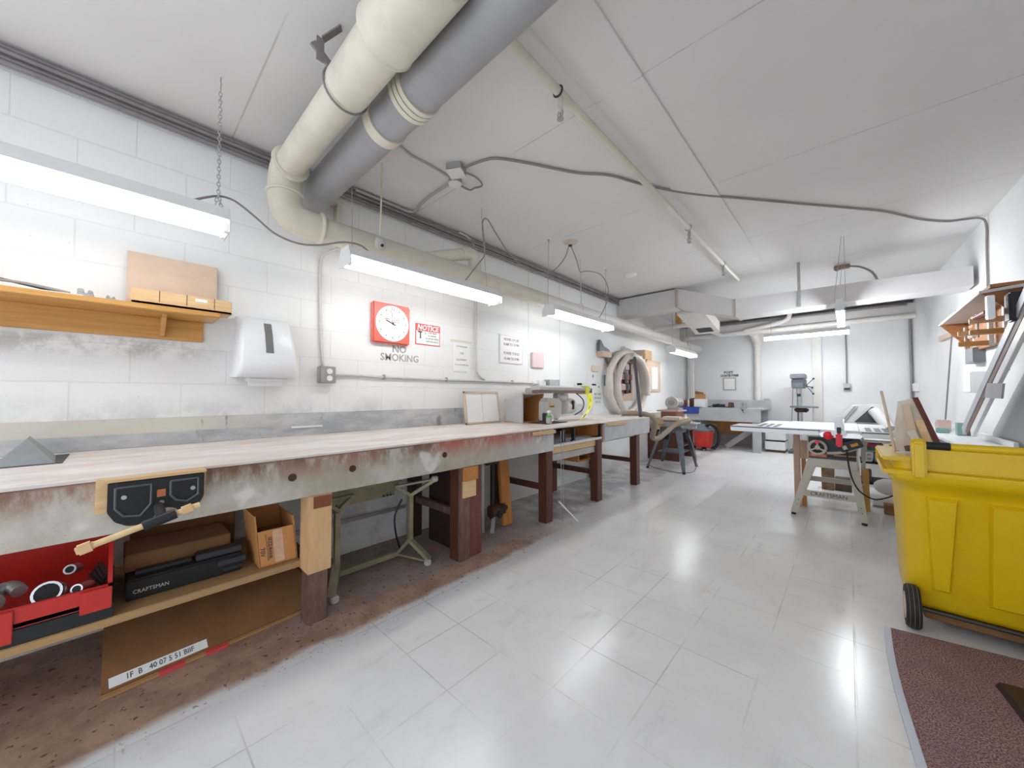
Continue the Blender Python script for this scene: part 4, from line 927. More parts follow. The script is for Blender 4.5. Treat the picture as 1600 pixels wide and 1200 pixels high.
# back wall pipes
solo(MB().mat(white_pipe).cyl((-2.7, 8.79, 2.355), (.84, 8.79, 2.375), .045, n=18).cyl((-.65, 8.79, 2.37), (-.60, 8.79, 2.37), .055), 'back_pipe', 'horizontal pinkish white pipe high along the back wall', 'pipe', (-1, 8.8, 2.36))
solo(MB().mat(white_pipe).tube([(-1.55, 8.78, 2.40), (-1.1, 8.74, 2.46), (-.86, 8.72, 2.52), (-.80, 8.72, 2.60), (-.8, 8.72, 2.67)], .04, 14, 4), 'bent_pipe', 'white pipe curving up to the ceiling above the back pipe', 'pipe', (-1, 8.7, 2.5))
S = thing('soil_stack', 'thick vertical white pipe on the back wall beside the back bench', 'pipe', (-1.40, 9.1, 1.5))
put(MB().mat(white_pipe).cyl((-1.40, 9.13, .3), (-1.385, 9.13, 2.33), .062, n=22), 'stack', S)
put(MB().mat(white_pipe).cyl((-1.40, 9.13, 2.20), (-1.40, 8.79, 2.34), .07, n=20).cyl((-1.387, 9.13, 2.10), (-1.387, 9.13, 2.3), .074, n=22), 'elbow', S)
solo(MB().mat(white_pipe).box((-.50, 9.14, 0), (-.36, 9.2, 2.4), .008), 'pipe_casing', 'flat white pipe casing on the back wall right of the drill press', 'casing', (-.43, 9.17, 1.2))
for x, r_, k in ((-2.75, .03, 0), (-2.66, .03, 1), (-2.58, .022, 2)):
    solo(MB().mat(white_pipe).cyl((x, 9.1-.12*k, .75), (x, 9.1-.12*k, 2.38), r_, n=14), 'riser_pipe', ['vertical pipe tight in the left back corner', 'vertical pipe next to the corner pipe behind the grinder', 'thinnest vertical pipe near the left back corner'][k], 'pipe', (x, 9.0, 1.5), 'risers in the back corner')
solo(MB().mat(conduit_m).tube([(-2.2, 8.84, 2.58), (-.5, 8.84, 2.585), (.6, 8.84, 2.585), (.74, 8.9, 2.57), (.80, 9.05, 2.50), (.80, 9.15, 2.3), (.80, 9.17, 1.8), (.795, 9.17, .9)], .018, 10, 4), 'cable', 'dark conduit over the downstand and down the right back corner', 'conduit', (.8, 9.1, 1.5))
S = thing('outlet_box', 'small grey outlet box with conduit on the back wall', 'outlet', (-.02, 9.2, 1.22))
put(MB().mat(galv).box((-.065, 9.15, 1.16), (.035, 9.2, 1.29), .004), 'box_body', S)
put(MB().mat(conduit_m).tube([(-.015, 9.17, 2.32), (-.01, 9.175, 1.8), (-.015, 9.175, 1.29)], .011, 8), 'conduit', S)
put(MB().mat(dark_metal).box((-.055, 9.147, 1.17), (.025, 9.15, 1.21)), 'socket', S)
S = thing('ceiling_clamp', 'brown cable clamp on the ceiling above the duct', 'clamp', (.0, 5.25, ZC))
put(MB().mat(mat('rust_brown', (.36, .26, .19), .6, vary=.3, vscale=30)).box((-.10, 6.0, ZC-.05), (.05, 6.06, ZC), .006).cyl((-.07, 6.0, ZC-.05), (-.07, 5.97, ZC-.06), .02), 'clamp_body', S)
put(MB().mat(cable_m).tube([(.05, 6.02, ZC-.03), (.15, 6.05, ZC-.06), (.25, 6.08, ZC-.15), (.3, 6.09, ZC-.3)], .012, 8, 4), 'cable_tail', S)
# ------------------------------------------------------------------ far end of the left wall
S = thing('suction_hose', 'coiled white suction hose hanging on the left wall past the saw', 'hose', (-2.65, 5.5, 1.3))
pts = []
for k in range(47):
    j = k/20; a = 2*PI*j
    yl_, yr_ = 4.98+.17*j, 6.44-.04*j
    pts.append((-2.745+.065*j, (yl_+yr_)/2+(yr_-yl_)/2*math.sin(a), 1.31-.035*j+(.53-.02*j)*math.cos(a)))
put(MB().mat(hose_white).tube(pts, .052, 12, 3), 'hose_coil', S)
S = thing('suction_wand', 'long black suction wand standing on the bench end before the hose coil', 'wand', (-1.93, 4.48, .8))
put(MB().mat(mat('wand_black', (.07, .07, .09), .4)).cyl((-2.50, 5.60, 1.672), (-1.93, 4.48, .815), .024, n=16), 'tube', S)
put(MB().mat(white_metal).cyl((-2.55, 5.70, 1.75), (-2.50, 5.60, 1.672), .028, n=16), 'cuff', S)
S = thing('hose_bracket', 'pale wooden hose bracket with triangular arms on the left wall', 'bracket', (-2.75, 5.8, 1.7))
put(MB().mat(ply_pale).box((-2.79, 5.95, 1.55), (-2.77, 6.25, 1.85), .003), 'board', S)
put(MB().mat(ply_pale).hull([(-2.77, 6.0, 1.55), (-2.77, 6.02, 1.55), (-2.77, 6.0, 1.85), (-2.77, 6.02, 1.85), (-2.5, 6.0, 1.80), (-2.5, 6.02, 1.80), (-2.5, 6.0, 1.84), (-2.5, 6.02, 1.84)]), 'arm', S)
put(MB().mat(orange_ply).beam((-2.76, 5.25, 1.53), (-2.74, 5.38, 1.66), .05, .08, bev=.004), 'peg_block', S)
S = thing('tool_rack', 'small wall rack with brown tool blocks seen through the hose coil', 'rack', (-2.78, 5.6, 1.3))
put(MB().mat(ply_pale).box((-2.8, 5.46, .98), (-2.785, 6.15, 1.72), .002), 'back_panel', S)
for k, (z, mm) in enumerate(((1.50, pinkish), (1.33, brick_red), (1.16, pinkish))):
    put(MB().mat(mm).box((-2.785, 5.56, z), (-2.72, 6.0, z+.10), .005), 'holder_block', S)
    put(MB().mat(dark_metal).box((-2.75, 5.64+.05*k, z-.06), (-2.712, 5.74+.05*k, z+.13), .004).cyl((-2.72, 5.90, z-.05), (-2.72, 5.90, z+.12), .022), 'hand_tool', S)
S = thing('hand_jig', 'dark pointed metal jig on a pale block high on the left wall', 'jig', (-2.74, 5.05, 1.8))
put(MB().mat(ply_pale).box((-2.8, 4.93, 1.66), (-2.70, 5.22, 1.745), .004), 'block', S)
put(MB().mat(mat('jig_grey', (.16, .17, .19), .4, .5, vary=.3, vscale=25)).prism([(4.91, 1.745), (5.25, 1.745), (5.22, 1.79), (5.05, 1.83), (4.97, 1.91), (4.93, 1.92)], 'x', -2.78, -2.74, .004).prism([(5.14, 1.66), (5.19, 1.66), (5.19, 1.56)], 'x', -2.78, -2.75, .002), 'blade_plate', S)
S = thing('posted_notice', 'large white notice with a green dot behind the caution tape', 'notice', (-2.8, 4.95, 1.0))
put(MB().mat(paper).box((-2.8, 4.78, .80), (-2.797, 5.11, 1.245)), 'sheet', S)
m = MB().mat(mat('faint_ink', (.25, .25, .28)))
for s_, z in (('NO FIRES', 1.09), ('SMOKING', 1.03), ('OR OIL', .97)): text(m, s_, .05, (-2.7965, 4.95, z), FL)
put(m, 'printing', S)
put(MB().mat(teal).cyl((-2.797, 4.98, 1.205), (-2.7955, 4.98, 1.205), .018), 'green_dot', S)
solo(MB().mat(paper).box((-2.8, 4.66, 1.22), (-2.797, 4.90, 1.44)).mat(mat('blue_mark', (.22, .30, .5), .6)).cyl((-2.797, 4.81, 1.36), (-2.7955, 4.81, 1.36), .022), 'posted_notice', 'small white notice with blue mark above the large notice', 'notice', (-2.8, 4.78, 1.3))
solo(MB().mat(mat('beige_switch', (.72, .60, .48), .5)).box((-2.8, 4.78, 1.43), (-2.77, 4.93, 1.52), .005), 'switch_plate', 'beige switch plate above the posted notices', 'switch', (-2.8, 4.85, 1.47))
solo(MB().mat(mat('slate_blue', (.20, .24, .32), .5)).box((-2.8, 5.14, 1.22), (-2.78, 5.22, 1.39), .003), 'blue_plate', 'slate blue plate on the wall left of the hose coil', 'plate', (-2.79, 5.18, 1.3))
S = thing('tool_board', 'pine tool board with white panel beside the hose coil', 'board', (-2.78, 7.0, 1.4))
put(MB().mat(ply_pale).box((-2.8, 6.78, 1.14), (-2.78, 7.42, 1.75), .003), 'board', S)
put(MB().mat(paper).box((-2.779, 6.98, 1.19), (-2.776, 7.28, 1.62)), 'white_panel', S)
put(MB().mat(pine_pale).box((-2.80, 6.62, 1.75), (-2.75, 6.93, 1.92), .004), 'top_block', S)
put(MB().mat(ply_pale).beam((-2.77, 6.65, 1.62), (-2.77, 6.82, 1.78), .02, .03).beam((-2.77, 6.65, 1.62), (-2.77, 6.55, 1.66), .02, .03), 'peg_arm', S)

# grey hose from the bench end to the sander stand
solo(MB().mat(hose_grey).tube([(-2.20, 4.50, .838), (-2.06, 4.60, .838), (-1.93, 4.66, .825), (-1.855, 4.70, .78), (-1.845, 4.73, .70), (-1.90, 4.80, .58), (-1.935, 4.88, .505), (-1.89, 4.95, .495), (-1.85, 5.10, .56), (-1.79, 5.25, .655), (-1.72, 5.33, .70), (-1.65, 5.45, .72)], .034, 14, 5), 'dust_hose', 'dusty grey dust hose drooping from the bench end to the sander', 'hose', (-2.0, 5.1, .5))

# sander on a black splayed stand
S = thing('belt_sander', 'bench belt and disc sander on a splayed blue-black steel stand', 'sander', (-1.93, 5.62, 0))
ft = [(-2.20, 5.33), (-1.66, 5.235), (-1.70, 5.93), (-2.25, 6.05)]; tpz = [(-2.03, 5.50), (-1.80, 5.47), (-1.80, 5.75), (-2.03, 5.78)]
for (fx, fy), (tx, ty) in zip(ft, tpz):
    lgm = MB().mat(blue_grey); d = Vector((tx-fx, ty-fy, 0)).normalized(); s_ = Vector((-d.y, d.x, 0))
    F0, T0 = Vector((fx, fy, 0)), Vector((tx, ty, .60))
    lgm.hull([F0+s_*.02, F0-s_*.02, F0+s_*.02-d*.012, F0-s_*.02-d*.012, T0+s_*.05, T0-s_*.05, T0+s_*.05-d*.012, T0-s_*.05-d*.012])
    l_ = put(lgm, 'stand_leg', S)
    put(MB().mat(black).cyl((fx, fy, 0), (fx+.4*(tx-fx)*.08, fy, .03), .02, n=12), 'rubber_foot', l_)
put(MB().mat(blue_grey).box((-2.06, 5.45, .53), (-1.77, 5.80, .615), .006), 'stand_top', S)
put(MB().mat(blue_grey).box((-2.10, 5.42, .24), (-1.76, 5.86, .255), .004), 'stand_shelf', S)
put(MB().mat(grey_paint).box((-2.02, 5.50, .615), (-1.74, 5.74, .68), .008), 'machine_base', S)
put(MB().mat(scrap_white).prism([(5.56, .70), (5.74, .70), (5.75, .72), (5.74, .755), (5.56, .755), (5.55, .73)], 'x', -2.06, -1.82, .01), 'sanding_belt', S)
put(MB().mat(brick_red).box((-2.05, 5.57, .68), (-1.80, 5.72, .70), .003), 'belt_housing', S)
put(MB().mat(white_metal).prism([(5.52, .68), (5.68, .68), (5.61, .80)], 'x', -1.755, -1.735, .002), 'guard_plate', S)
put(MB().mat(mat('table_grey', (.50, .55, .55), .35, .4)).box((-1.78, 5.45, .665), (-1.56, 5.68, .685), .004), 'work_table', S)
put(MB().mat(galv).box((-1.77, 5.47, .60), (-1.60, 5.6, .664), .01).cyl((-1.60, 5.53, .63), (-1.575, 5.53, .63), .03), 'motor', S)
put(MB().mat(black).box((-2.05, 5.44, .43), (-1.93, 5.455, .53), .006), 'switch_box', S)
put(MB().mat(cable_m).tube([(-2.3, 5.55, .01), (-2.1, 5.38, .01), (-1.8, 5.25, .01), (-1.68, 5.3, .012), (-1.6, 5.5, .02), (-1.64, 5.7, .20), (-1.72, 5.65, .5)], .006, 6, 5), 'power_cord', S)

# timber pile on a low cabinet, with the bench grinder behind
S = thing('base_cabinet', 'brown open cabinet under the timber pile beyond the sander', 'cabinet', (-2.25, 6.5, 0))
m = MB().mat(leg_brown).box((-2.52, 6.15, 0), (-2.02, 6.18, .50), .003).box((-2.52, 6.85, 0), (-2.02, 6.88, .50), .003).box((-2.52, 6.15, .47), (-2.0, 6.88, .50), .003).box((-2.52, 6.18, .22), (-2.03, 6.85, .24), .002).box((-2.53, 6.15, 0), (-2.51, 6.88, .50))
put(m, 'carcass', S)
random.seed(3)
lbs = ['bottom board', 'second board from below', 'third board from below', 'fourth board from below', 'fifth board from below', 'topmost board']
for k in range(6):
    z = .502+.033*k; a = R(random.uniform(-4, 4)); dx = random.uniform(-.03, .03)
    M = Matrix.Translation((-2.22+dx, 6.42, z)) @ Matrix.Rotation(a, 4, 'Z')
    solo(MB().mat([pine_pale, ply_pale, cardboard, pine_pale, dust_white, pine_pale][k]).box((-.21, -.30, 0), (.21, .30, .030), .002, M), 'timber_board', lbs[k]+' of the timber pile beyond the sander', 'board', (-2.22+dx, 6.42, z), 'timber pile')
solo(MB().mat(brick_red).box((-2.33, 6.22, .701), (-2.08, 6.60, .80), .006).mat(pinkish).box((-2.40, 6.22, .80), (-2.05, 6.66, .825), .004), 'wooden_chest', 'reddish wooden chest on top of the timber pile', 'chest', (-2.2, 6.4, .701))
S = thing('bench_grinder', 'grey bench grinder with a large round wheel guard', 'grinder', (-2.2, 6.5, .826))
put(MB().mat(dust_white).cyl((-2.235, 6.45, .945), (-2.235, 6.51, .945), .105, n=28), 'wheel_guard', S)
put(MB().mat(grey_paint).cyl((-2.235, 6.44, .945), (-2.235, 6.45, .945), .05, n=24).cyl((-2.235, 6.435, .945), (-2.235, 6.44, .945), .02), 'wheel', S)
put(MB().mat(galv).cyl((-2.20, 6.51, .945), (-2.17, 6.68, .945), .075, n=24), 'motor', S)
put(MB().mat(galv).box((-2.30, 6.42, .826), (-2.10, 6.64, .86), .008), 'base', S)

# ------------------------------------------------------------------ bench along the back wall
S = thing('back_workbench', 'grey painted workbench against the back wall', 'workbench', (-2.0, 8.5, 0))
gp = mat('grey_bench_paint', (.50, .51, .52), .55, col2=(.40, .40, .42), vscale=5, vary=.2)
put(MB().mat(gp).box((-2.78, 8.04, .79), (-1.16, 9.06, .825), .004), 'bench_top', S)
put(MB().mat(gp).box((-2.53, 8.04, .565), (-1.19, 8.07, .79), .003), 'apron', S)
put(MB().mat(gp).box((-2.78, 9.04, .825), (-1.16, 9.065, .97), .003), 'back_board', S)
put(MB().mat(gp).box((-1.33, 8.05, 0), (-1.20, 8.15, .565), .004), 'leg', S)
put(MB().mat(gp).box((-1.33, 8.92, 0), (-1.20, 9.02, .79), .004), 'leg', S)
put(MB().mat(gp).box((-2.53, 8.07, 0), (-2.43, 8.17, .79), .004), 'leg', S)
put(MB().mat(gp).beam((-1.85, 8.5, .02), (-1.30, 8.5, .48), .10, .10, up=(0, 1, 0)), 'brace', S)
put(MB().mat(gp).box((-1.33, 8.15, .44), (-1.20, 8.92, .50), .003), 'side_rail', S)
put(MB().mat(orange_ply).box((-2.3, 8.86, .26), (-1.34, 8.88, .56), .002), 'back_panel', S)
put(MB().mat(mat('dusty_brick', (.42, .36, .34), .7, vary=.3, vscale=9)).box((-2.3, 8.87, 0), (-1.34, 8.89, .255), .002), 'lower_panel', S)
solo(MB().mat(white_metal).box((-2.38, 8.2, .826), (-2.17, 8.4, .995), .004), 'storage_box', 'white box on the back bench under an open carton', 'box', (-2.27, 8.3, .826))
S = thing('open_carton', 'small open brown carton on top of the white box', 'box', (-2.27, 8.3, .996))
put(MB().mat(cardboard).box((-2.36, 8.22, .996), (-2.2, 8.38, 1.10), .003), 'carton_body', S)
put(MB().mat(cardboard).hull([(-2.36, 8.22, 1.10), (-2.2, 8.22, 1.10), (-2.34, 8.16, 1.165), (-2.18, 8.16, 1.13), (-2.36, 8.225, 1.10), (-2.2, 8.225, 1.10)]), 'flap', S)
for k, (x, h_, mm) in enumerate(((-2.62, .14, brick_red), (-2.52, .17, brick_red), (-2.43, .19, leg_brown))):
    S = thing('paint_tin', ['leftmost reddish tin on the back bench', 'middle reddish tin on the back bench', 'brown tin next to the white box on the back bench'][k], 'tin', (x, 8.3, .826), 'tins on the back bench')
    put(MB().mat(mm).lathe([(.046, .826), (.048, .83), (.048, .826+h_-.01), (.044, .826+h_)], (x, 8.3, 0), 18), 'can_body', S)
    put(MB().mat(steel).lathe([(.047, .826+h_-.012), (.047, .826+h_-.004)], (x, 8.3, 0), 18), 'rim', S)
solo(MB().mat(white_metal).cyl((-2.48, 8.18, .826), (-2.48, 8.18, .98), .014, n=12), 'white_tube', 'thin white tube standing before the brown tin', 'tube', (-2.48, 8.18, .826))
S = thing('power_tool', 'black power tool with tangled cord lying on the back bench', 'power tool', (-1.9, 8.3, .826))
put(MB().mat(black).cyl((-2.05, 8.3, .86), (-1.83, 8.32, .86), .032, n=14).sphere((-1.95, 8.3, .865), .045, (1.4, 1, .8)), 'body', S)
put(MB().mat(black).tube([(-2.05, 8.3, .86), (-2.12, 8.22, .835), (-2.0, 8.18, .834), (-1.85, 8.2, .85), (-1.75, 8.25, .834), (-1.7, 8.35, .834)], .008, 6, 5), 'power_cord', S)
solo(MB().mat(rust).prism([(8.22, .826), (8.40, .826), (8.34, .93), (8.27, .93)], 'x', -1.76, -1.68, .006), 'plane_block', 'brown wedge block beside the black power tool', 'block', (-1.72, 8.3, .826))
S = thing('machinist_vise', 'small grey bench vise at the right end of the back bench', 'vise', (-1.48, 8.16, .826))
put(MB().mat(galv).box((-1.54, 8.08, .826), (-1.42, 8.24, .86), .006).box((-1.53, 8.10, .86), (-1.49, 8.2, .93), .006), 'body', S)
put(MB().mat(galv).box((-1.465, 8.10, .86), (-1.425, 8.2, .93), .006), 'jaw', S)
put(MB().mat(rust).cyl((-1.47, 8.07, .80), (-1.47, 8.0, .79), .012).cyl((-1.50, 8.02, .83), (-1.46, 8.02, .74), .006), 'screw_handle', S)

# red shop vacuum
S = thing('shop_vacuum', 'red shop vacuum with black lid and hose by the back bench', 'vacuum cleaner', (-2.1, 7.82, 0))
put(MB().mat(red_plastic).lathe([(.13, .05), (.142, .06), (.185, .36), (.19, .375)], (-2.11, 7.82, 0), 30), 'drum', S)
put(MB().mat(mat('vac_lid', (.12, .14, .17), .4)).lathe([(.196, .372), (.198, .40), (.17, .43), (.12, .47), (.10, .50), (.02, .505)], (-2.11, 7.82, 0), 30), 'lid', S)
put(MB().mat(black).tube([(-2.04, 7.75, .47), (-1.95, 7.72, .52), (-1.85, 7.73, .46), (-1.82, 7.75, .30), (-1.84, 7.76, .14), (-1.92, 7.74, .045)], .03, 12, 5), 'hose', S)
for k in range(4):
    a = R(20+90*k); cx, cy_ = -2.11+.155*math.cos(a), 7.82+.155*math.sin(a)
    c_ = put(MB().mat(black).box((cx-.04, cy_-.03, .035), (cx+.04, cy_+.03, .075), .01), 'caster_bracket', S)
    put(MB().mat(grey_paint).cyl((cx-.015, cy_, .022), (cx+.015, cy_, .022), .022, n=16), 'caster', c_)

# back wall notices, drill press, low white cabinet
S = thing('picture_frame', 'empty looking framed white sheet on the back wall', 'frame', (-1.93, 9.2, 1.32))
put(MB().mat(mat('tan_frame', (.48, .42, .34), .5)).box((-2.055, 9.185, 1.18), (-1.80, 9.2, 1.465), .003), 'frame_moulding', S)
put(MB().mat(paper).box((-2.03, 9.182, 1.205), (-1.825, 9.185, 1.44)), 'sheet', S)
m = MB().mat(mat('sign_ink', (.07, .07, .09), .7)); text(m, 'POST', .075, (-1.945, 9.199, 1.575), FB, depth=.001, bold=.003); text(m, 'COUNTER FORMS', .066, (-1.93, 9.199, 1.505), FB, depth=.001, xs=.66, bold=.003)
solo(m, 'stencil_lettering', 'dark lettering above the frame on the back wall', 'lettering', (-1.93, 9.2, 1.53))
S = thing('drill_press', 'floor standing drill press with round table at the back wall', 'drill press', (-.66, 8.62, 0))
put(MB().mat(blue_grey).box((-.84, 8.42, 0), (-.50, 8.80, .05), .01), 'base', S)
put(MB().mat(steel).cyl((-.67, 8.66, .05), (-.67, 8.66, 1.25), .042, n=22), 'column', S)
put(MB().mat(mat('table_teal', (.22, .27, .31), .4, .4)).cyl((-.60, 8.52, .845), (-.60, 8.52, .875), .205, n=32), 'table', S)
put(MB().mat(rust).box((-.74, 8.5, .76), (-.54, 8.7, .845), .02), 'table_bracket', S)
put(MB().mat(mat('dp_grey', (.10, .10, .12), .4, .2, vary=.4, vscale=30)).box((-.765, 8.40, 1.20), (-.565, 8.78, 1.37), .015), 'head', S)
put(MB().mat(blue_grey).box((-.755, 8.395, 1.20), (-.60, 8.40, 1.30), .002), 'front_plate', S)
put(MB().mat(mat('dp_cover', (.17, .17, .21), .4, vary=.3, vscale=30)).box((-.785, 8.38, 1.375), (-.565, 8.85, 1.465), .012), 'belt_cover', S)
put(MB().mat(steel).cyl((-.665, 8.48, 1.10), (-.665, 8.48, 1.20), .04, n=18).cyl((-.665, 8.48, .98), (-.665, 8.48, 1.10), .02).mat(dark_metal).cyl((-.665, 8.48, 1.05), (-.665, 8.48, 1.10), .028), 'spindle', S)
for dx, dzz in ((.11, .12), (.09, -.04), (.10, -.15)):
    h_ = put(MB().mat(dark_metal).cyl((-.56, 8.5, 1.25), (-.56+dx, 8.44, 1.25+dzz), .006, n=8), 'feed_handle', S)
    put(MB().mat(black).sphere((-.56+dx, 8.44, 1.25+dzz), .017), 'knob', h_)
put(MB().mat(mat('tan_cord', (.40, .24, .14), .6)).tube([(-.76, 8.6, 1.22), (-.775, 8.62, .9), (-.79, 8.65, .6), (-.77, 8.7, .3), (-.80, 8.75, .055)], .006, 6, 5), 'power_cord', S)
solo(MB().mat(grey_paint).box((-1.30, 9.14, .84), (-1.20, 9.2, 1.0), .004), 'wall_plate', 'grey plate on the back wall right of the thick vertical pipe', 'plate', (-1.25, 9.17, .9))
S = thing('low_cabinet', 'low white two tier cabinet right of the back bench', 'cabinet', (-.9, 8.6, 0))
put(MB().mat(white_lam).box((-1.18, 8.36, .05), (-.87, 8.85, .20), .004), 'lower_tier', S)
put(MB().mat(white_lam).box((-1.18, 8.42, .225), (-.87, 8.85, .43), .004), 'upper_tier', S)
put(MB().mat(black_matte).box((-1.17, 8.40, .198), (-.88, 8.84, .228)), 'gap_strip', S)
put(MB().mat(leg_brown).box((-1.17, 8.40, 0), (-.88, 8.84, .05)), 'plinth', S)

# ------------------------------------------------------------------ table saw
S = thing('table_saw', 'table saw on a beige splayed stand with long white rails', 'table saw', (-.12, 4.4, 0))
tabw = mat('table_white', (.76, .75, .76), .3, .1)
put(MB().mat(tabw).box((-.47, 4.09, .755), (.06, 5.15, .785), .003), 'table_top', S)
for x0, x1, sl in ((-.68, -.472, (-.645, -.585, -.525)), (.062, .24, (.10, .155, .205))):
    wg = put(MB().mat(tabw).box((x0, 4.09, .757), (x1, 5.12, .783), .003), 'wing', S)
    m = MB().mat(blue_slot)
    for xs_ in sl:
        for y in (4.14, 4.37): m.box((xs_, y, .7832), (xs_+.036, y+.20, .7845))
    put(m, 'slot', wg)
put(MB().mat(tabw).box((-.86, 4.10, .757), (-.682, 4.48, .778), .003), 'left_extension', S)
put(MB().mat(alu_white).box((-.845, 4.03, .735), (-.185, 4.088, .772), .006).mat(blue_slot).box((-.845, 4.045, .772), (-.185, 4.087, .779)), 'rail', S)
put(MB().mat(alu_white).box((.075, 4.03, .735), (.245, 4.088, .772), .006).mat(blue_slot).box((.075, 4.045, .772), (.245, 4.087, .779)), 'rail', S)
put(MB().mat(alu).box((-.185, 4.05, .725), (.075, 4.088, .765), .008), 'rail', S)
f_ = put(MB().mat(alu_white).box((-.09, 4.0, .79), (-.035, 4.05, .905), .008).box((-.09, 4.05, .79), (-.035, 5.14, .83), .003).box((-.11, 4.0, .745), (-.015, 4.028, .79), .004), 'fence', S)
put(MB().mat(black).box((-.075, 3.994, .765), (-.048, 4.0, .815), .002), 'fence_slot', f_)
put(MB().mat(mat('bright_red', (.80, .02, .04), .35)).box((-.083, 3.985, .655), (-.042, 4.012, .765), .010), 'fence_handle', f_)
put(MB().mat(mat('bright_red', (.80, .02, .04))).lathe([(.005, -.03), (.034, -.01), (.034, .01), (.005, .03)], (-.128, 4.02, .742), 16, rotm('X', 90)), 'lock_knob', S)
bd = put(MB().mat(beige_metal).box((-.275, 4.13, .50), (-.265, 4.75, .752), .002).box((.04, 4.13, .50), (.05, 4.75, .752), .002).box((-.275, 4.12, .715), (.05, 4.75, .752), .002), 'cabinet', S)
put(MB().mat(black).box((-.265, 4.15, .53), (.04, 4.74, .715)), 'front_plate', S)
put(MB().mat(dark_metal).box((-.265, 4.135, .53), (.04, 4.15, .545)).mat(orange_ply).box((-.10, 4.137, .562), (.04, 4.15, .572)), 'trim_strip', S)
lb_ = put(MB().mat(mat('label_red', (.62, .10, .05), .4)).box((-.262, 4.13, .543), (-.145, 4.14, .572), .001), 'name_label', S)
m = MB().mat(paper); text(m, 'CRAFTSMAN', .020, (-.203, 4.1295, .557), FB, xs=.82); put(m, 'lettering', lb_)
arc = [(-.145+.19*k/8, .583+.035*(k/8)**2*1.6) for k in range(9)]
m = MB().mat(beige_metal)
for (a, b), (c_, d) in zip(arc, arc[1:]): m.beam((a, 4.13, b), (c_, 4.13, d), .008, .022, up=(0, 0, 1))
put(m, 'bevel_arc', S)
hw = put(MB().mat(beige_metal).torus((-.204, 4.09, .628), .056, .0105, rotm('X', 90), n=32).cyl((-.204, 4.13, .628), (-.204, 4.085, .628), .018), 'handwheel', S)
m = MB().mat(beige_metal)
for k in range(3):
    a = R(90+120*k); m.beam((-.204, 4.095, .628), (-.204+.054*math.cos(a), 4.09, .628+.054*math.sin(a)), .012, .014, up=(0, 1, 0))
put(m, 'spokes', hw)
put(MB().mat(mat('bright_red', (.8, .02, .04))).cyl((-.204, 4.09, .678), (-.204, 4.05, .678), .015, n=14), 'crank_knob', hw)
M = Matrix.Translation((.005, 4.07, .665)) @ rotm('Y', -24)
sw = put(MB().mat(black).box((-.075, -.012, -.035), (.075, .06, .035), .006, M), 'switch_box', S)
put(MB().mat(mat('switch_orange', (.75, .30, .03), .4)).box((.0, -.016, -.014), (.05, -.012, .012), .002, M), 'switch_label', sw)
put(MB().mat(mat('putty', (.55, .53, .42), .5)).box((-.055, -.018, -.022), (-.022, -.012, .016), .003, M), 'switch_paddle', sw)
# stand
def lg2(xt, xf, yt, yf):
    m = MB().mat(beige_metal); w_ = .036
    T1 = [(xt-w_, yt, .53), (xt+w_, yt, .53), (xt+w_, yt+.03, .53), (xt-w_, yt+.03, .53)]
    T0 = [(xf-.022, yf, .02), (xf+.022, yf, .02), (xf+.022, yf+.03, .02), (xf-.022, yf+.03, .02)]
    l_ = put(m.loft([T0, T1]), 'stand_leg', S)
    put(MB().mat(black).cyl((xf, yf+.015, 0), (xf, yf+.015, .022), .018, n=14), 'foot', l_)
    k = MB().mat(dark_metal)
    for z in (.10, .145): k.cyl((xf+(xt-xf)*z/.53, yf-.001+(yt-yf)*z/.53, z), (xf+(xt-xf)*z/.53, yf-.004+(yt-yf)*z/.53, z), .004, n=8)
    put(k, 'bolt', l_)
lg2(-.235, -.385, 4.125, 4.17); lg2(.012, .078, 4.125, 4.20); lg2(-.235, -.385, 4.72, 4.95); lg2(.012, .078, 4.72, 4.95)
put(MB().mat(beige_metal).box((-.27, 4.118, .455), (.045, 4.135, .53), .002), 'upper_brace', S)
br = put(MB().mat(beige_metal).hull([(-.345, 4.158, .185), (.062, 4.178, .185), (-.335, 4.155, .238), (.058, 4.172, .238), (-.345, 4.17, .185), (.062, 4.19, .185), (-.335, 4.167, .238), (.058, 4.184, .238)]), 'lower_brace', S)
m = MB().mat(ink); text(m, 'CRAFTSMAN', .046, (-.142, 4.1640, .2125), face_frame((.045, -1, 0)), xs=.92); put(m, 'lettering', br)
put(MB().mat(beige_metal).box((-.345, 4.93, .185), (.06, 4.945, .235), .002), 'lower_brace', S)
for x in (-.33, .055): put(MB().mat(beige_metal).box((x-.008, 4.19, .185), (x+.008, 4.93, .235), .002), 'lower_brace', S)
put(MB().mat(black).tube([(-.02, 4.06, .64), (-.015, 4.055, .58), (-.008, 4.055, .50), (.01, 4.05, .40), (.05, 4.05, .31), (.12, 4.06, .26), (.18, 4.08, .265), (.26, 4.1, .31)], .0055, 8, 5), 'power_cord', S)
# wooden side frame carrying the left extension
S = thing('wooden_support', 'raw wooden support frame standing left of the table saw', 'frame', (-.38, 4.45, 0))
put(MB().mat(mat('pinkish_timber', (.50, .30, .24), .6, col2=(.62, .42, .30), vscale=5, stretch=(8, 8, 1), vary=.2)).box((-.405, 4.50, 0), (-.355, 4.54, .754), .003), 'leg', S)
put(MB().mat(orange_ply).box((-.350, 4.54, 0), (-.315, 4.58, .62), .003), 'leg', S)
put(MB().mat(mat('raw_board', (.60, .36, .20), .6, col2=(.50, .32, .22), vscale=4, vary=.2)).box((-.354, 4.50, .465), (-.28, 4.52, .64), .002), 'board', S)
put(MB().mat(pine_pale).box((-.43, 4.47, .715), (-.37, 4.498, .754), .003), 'top_block', S)
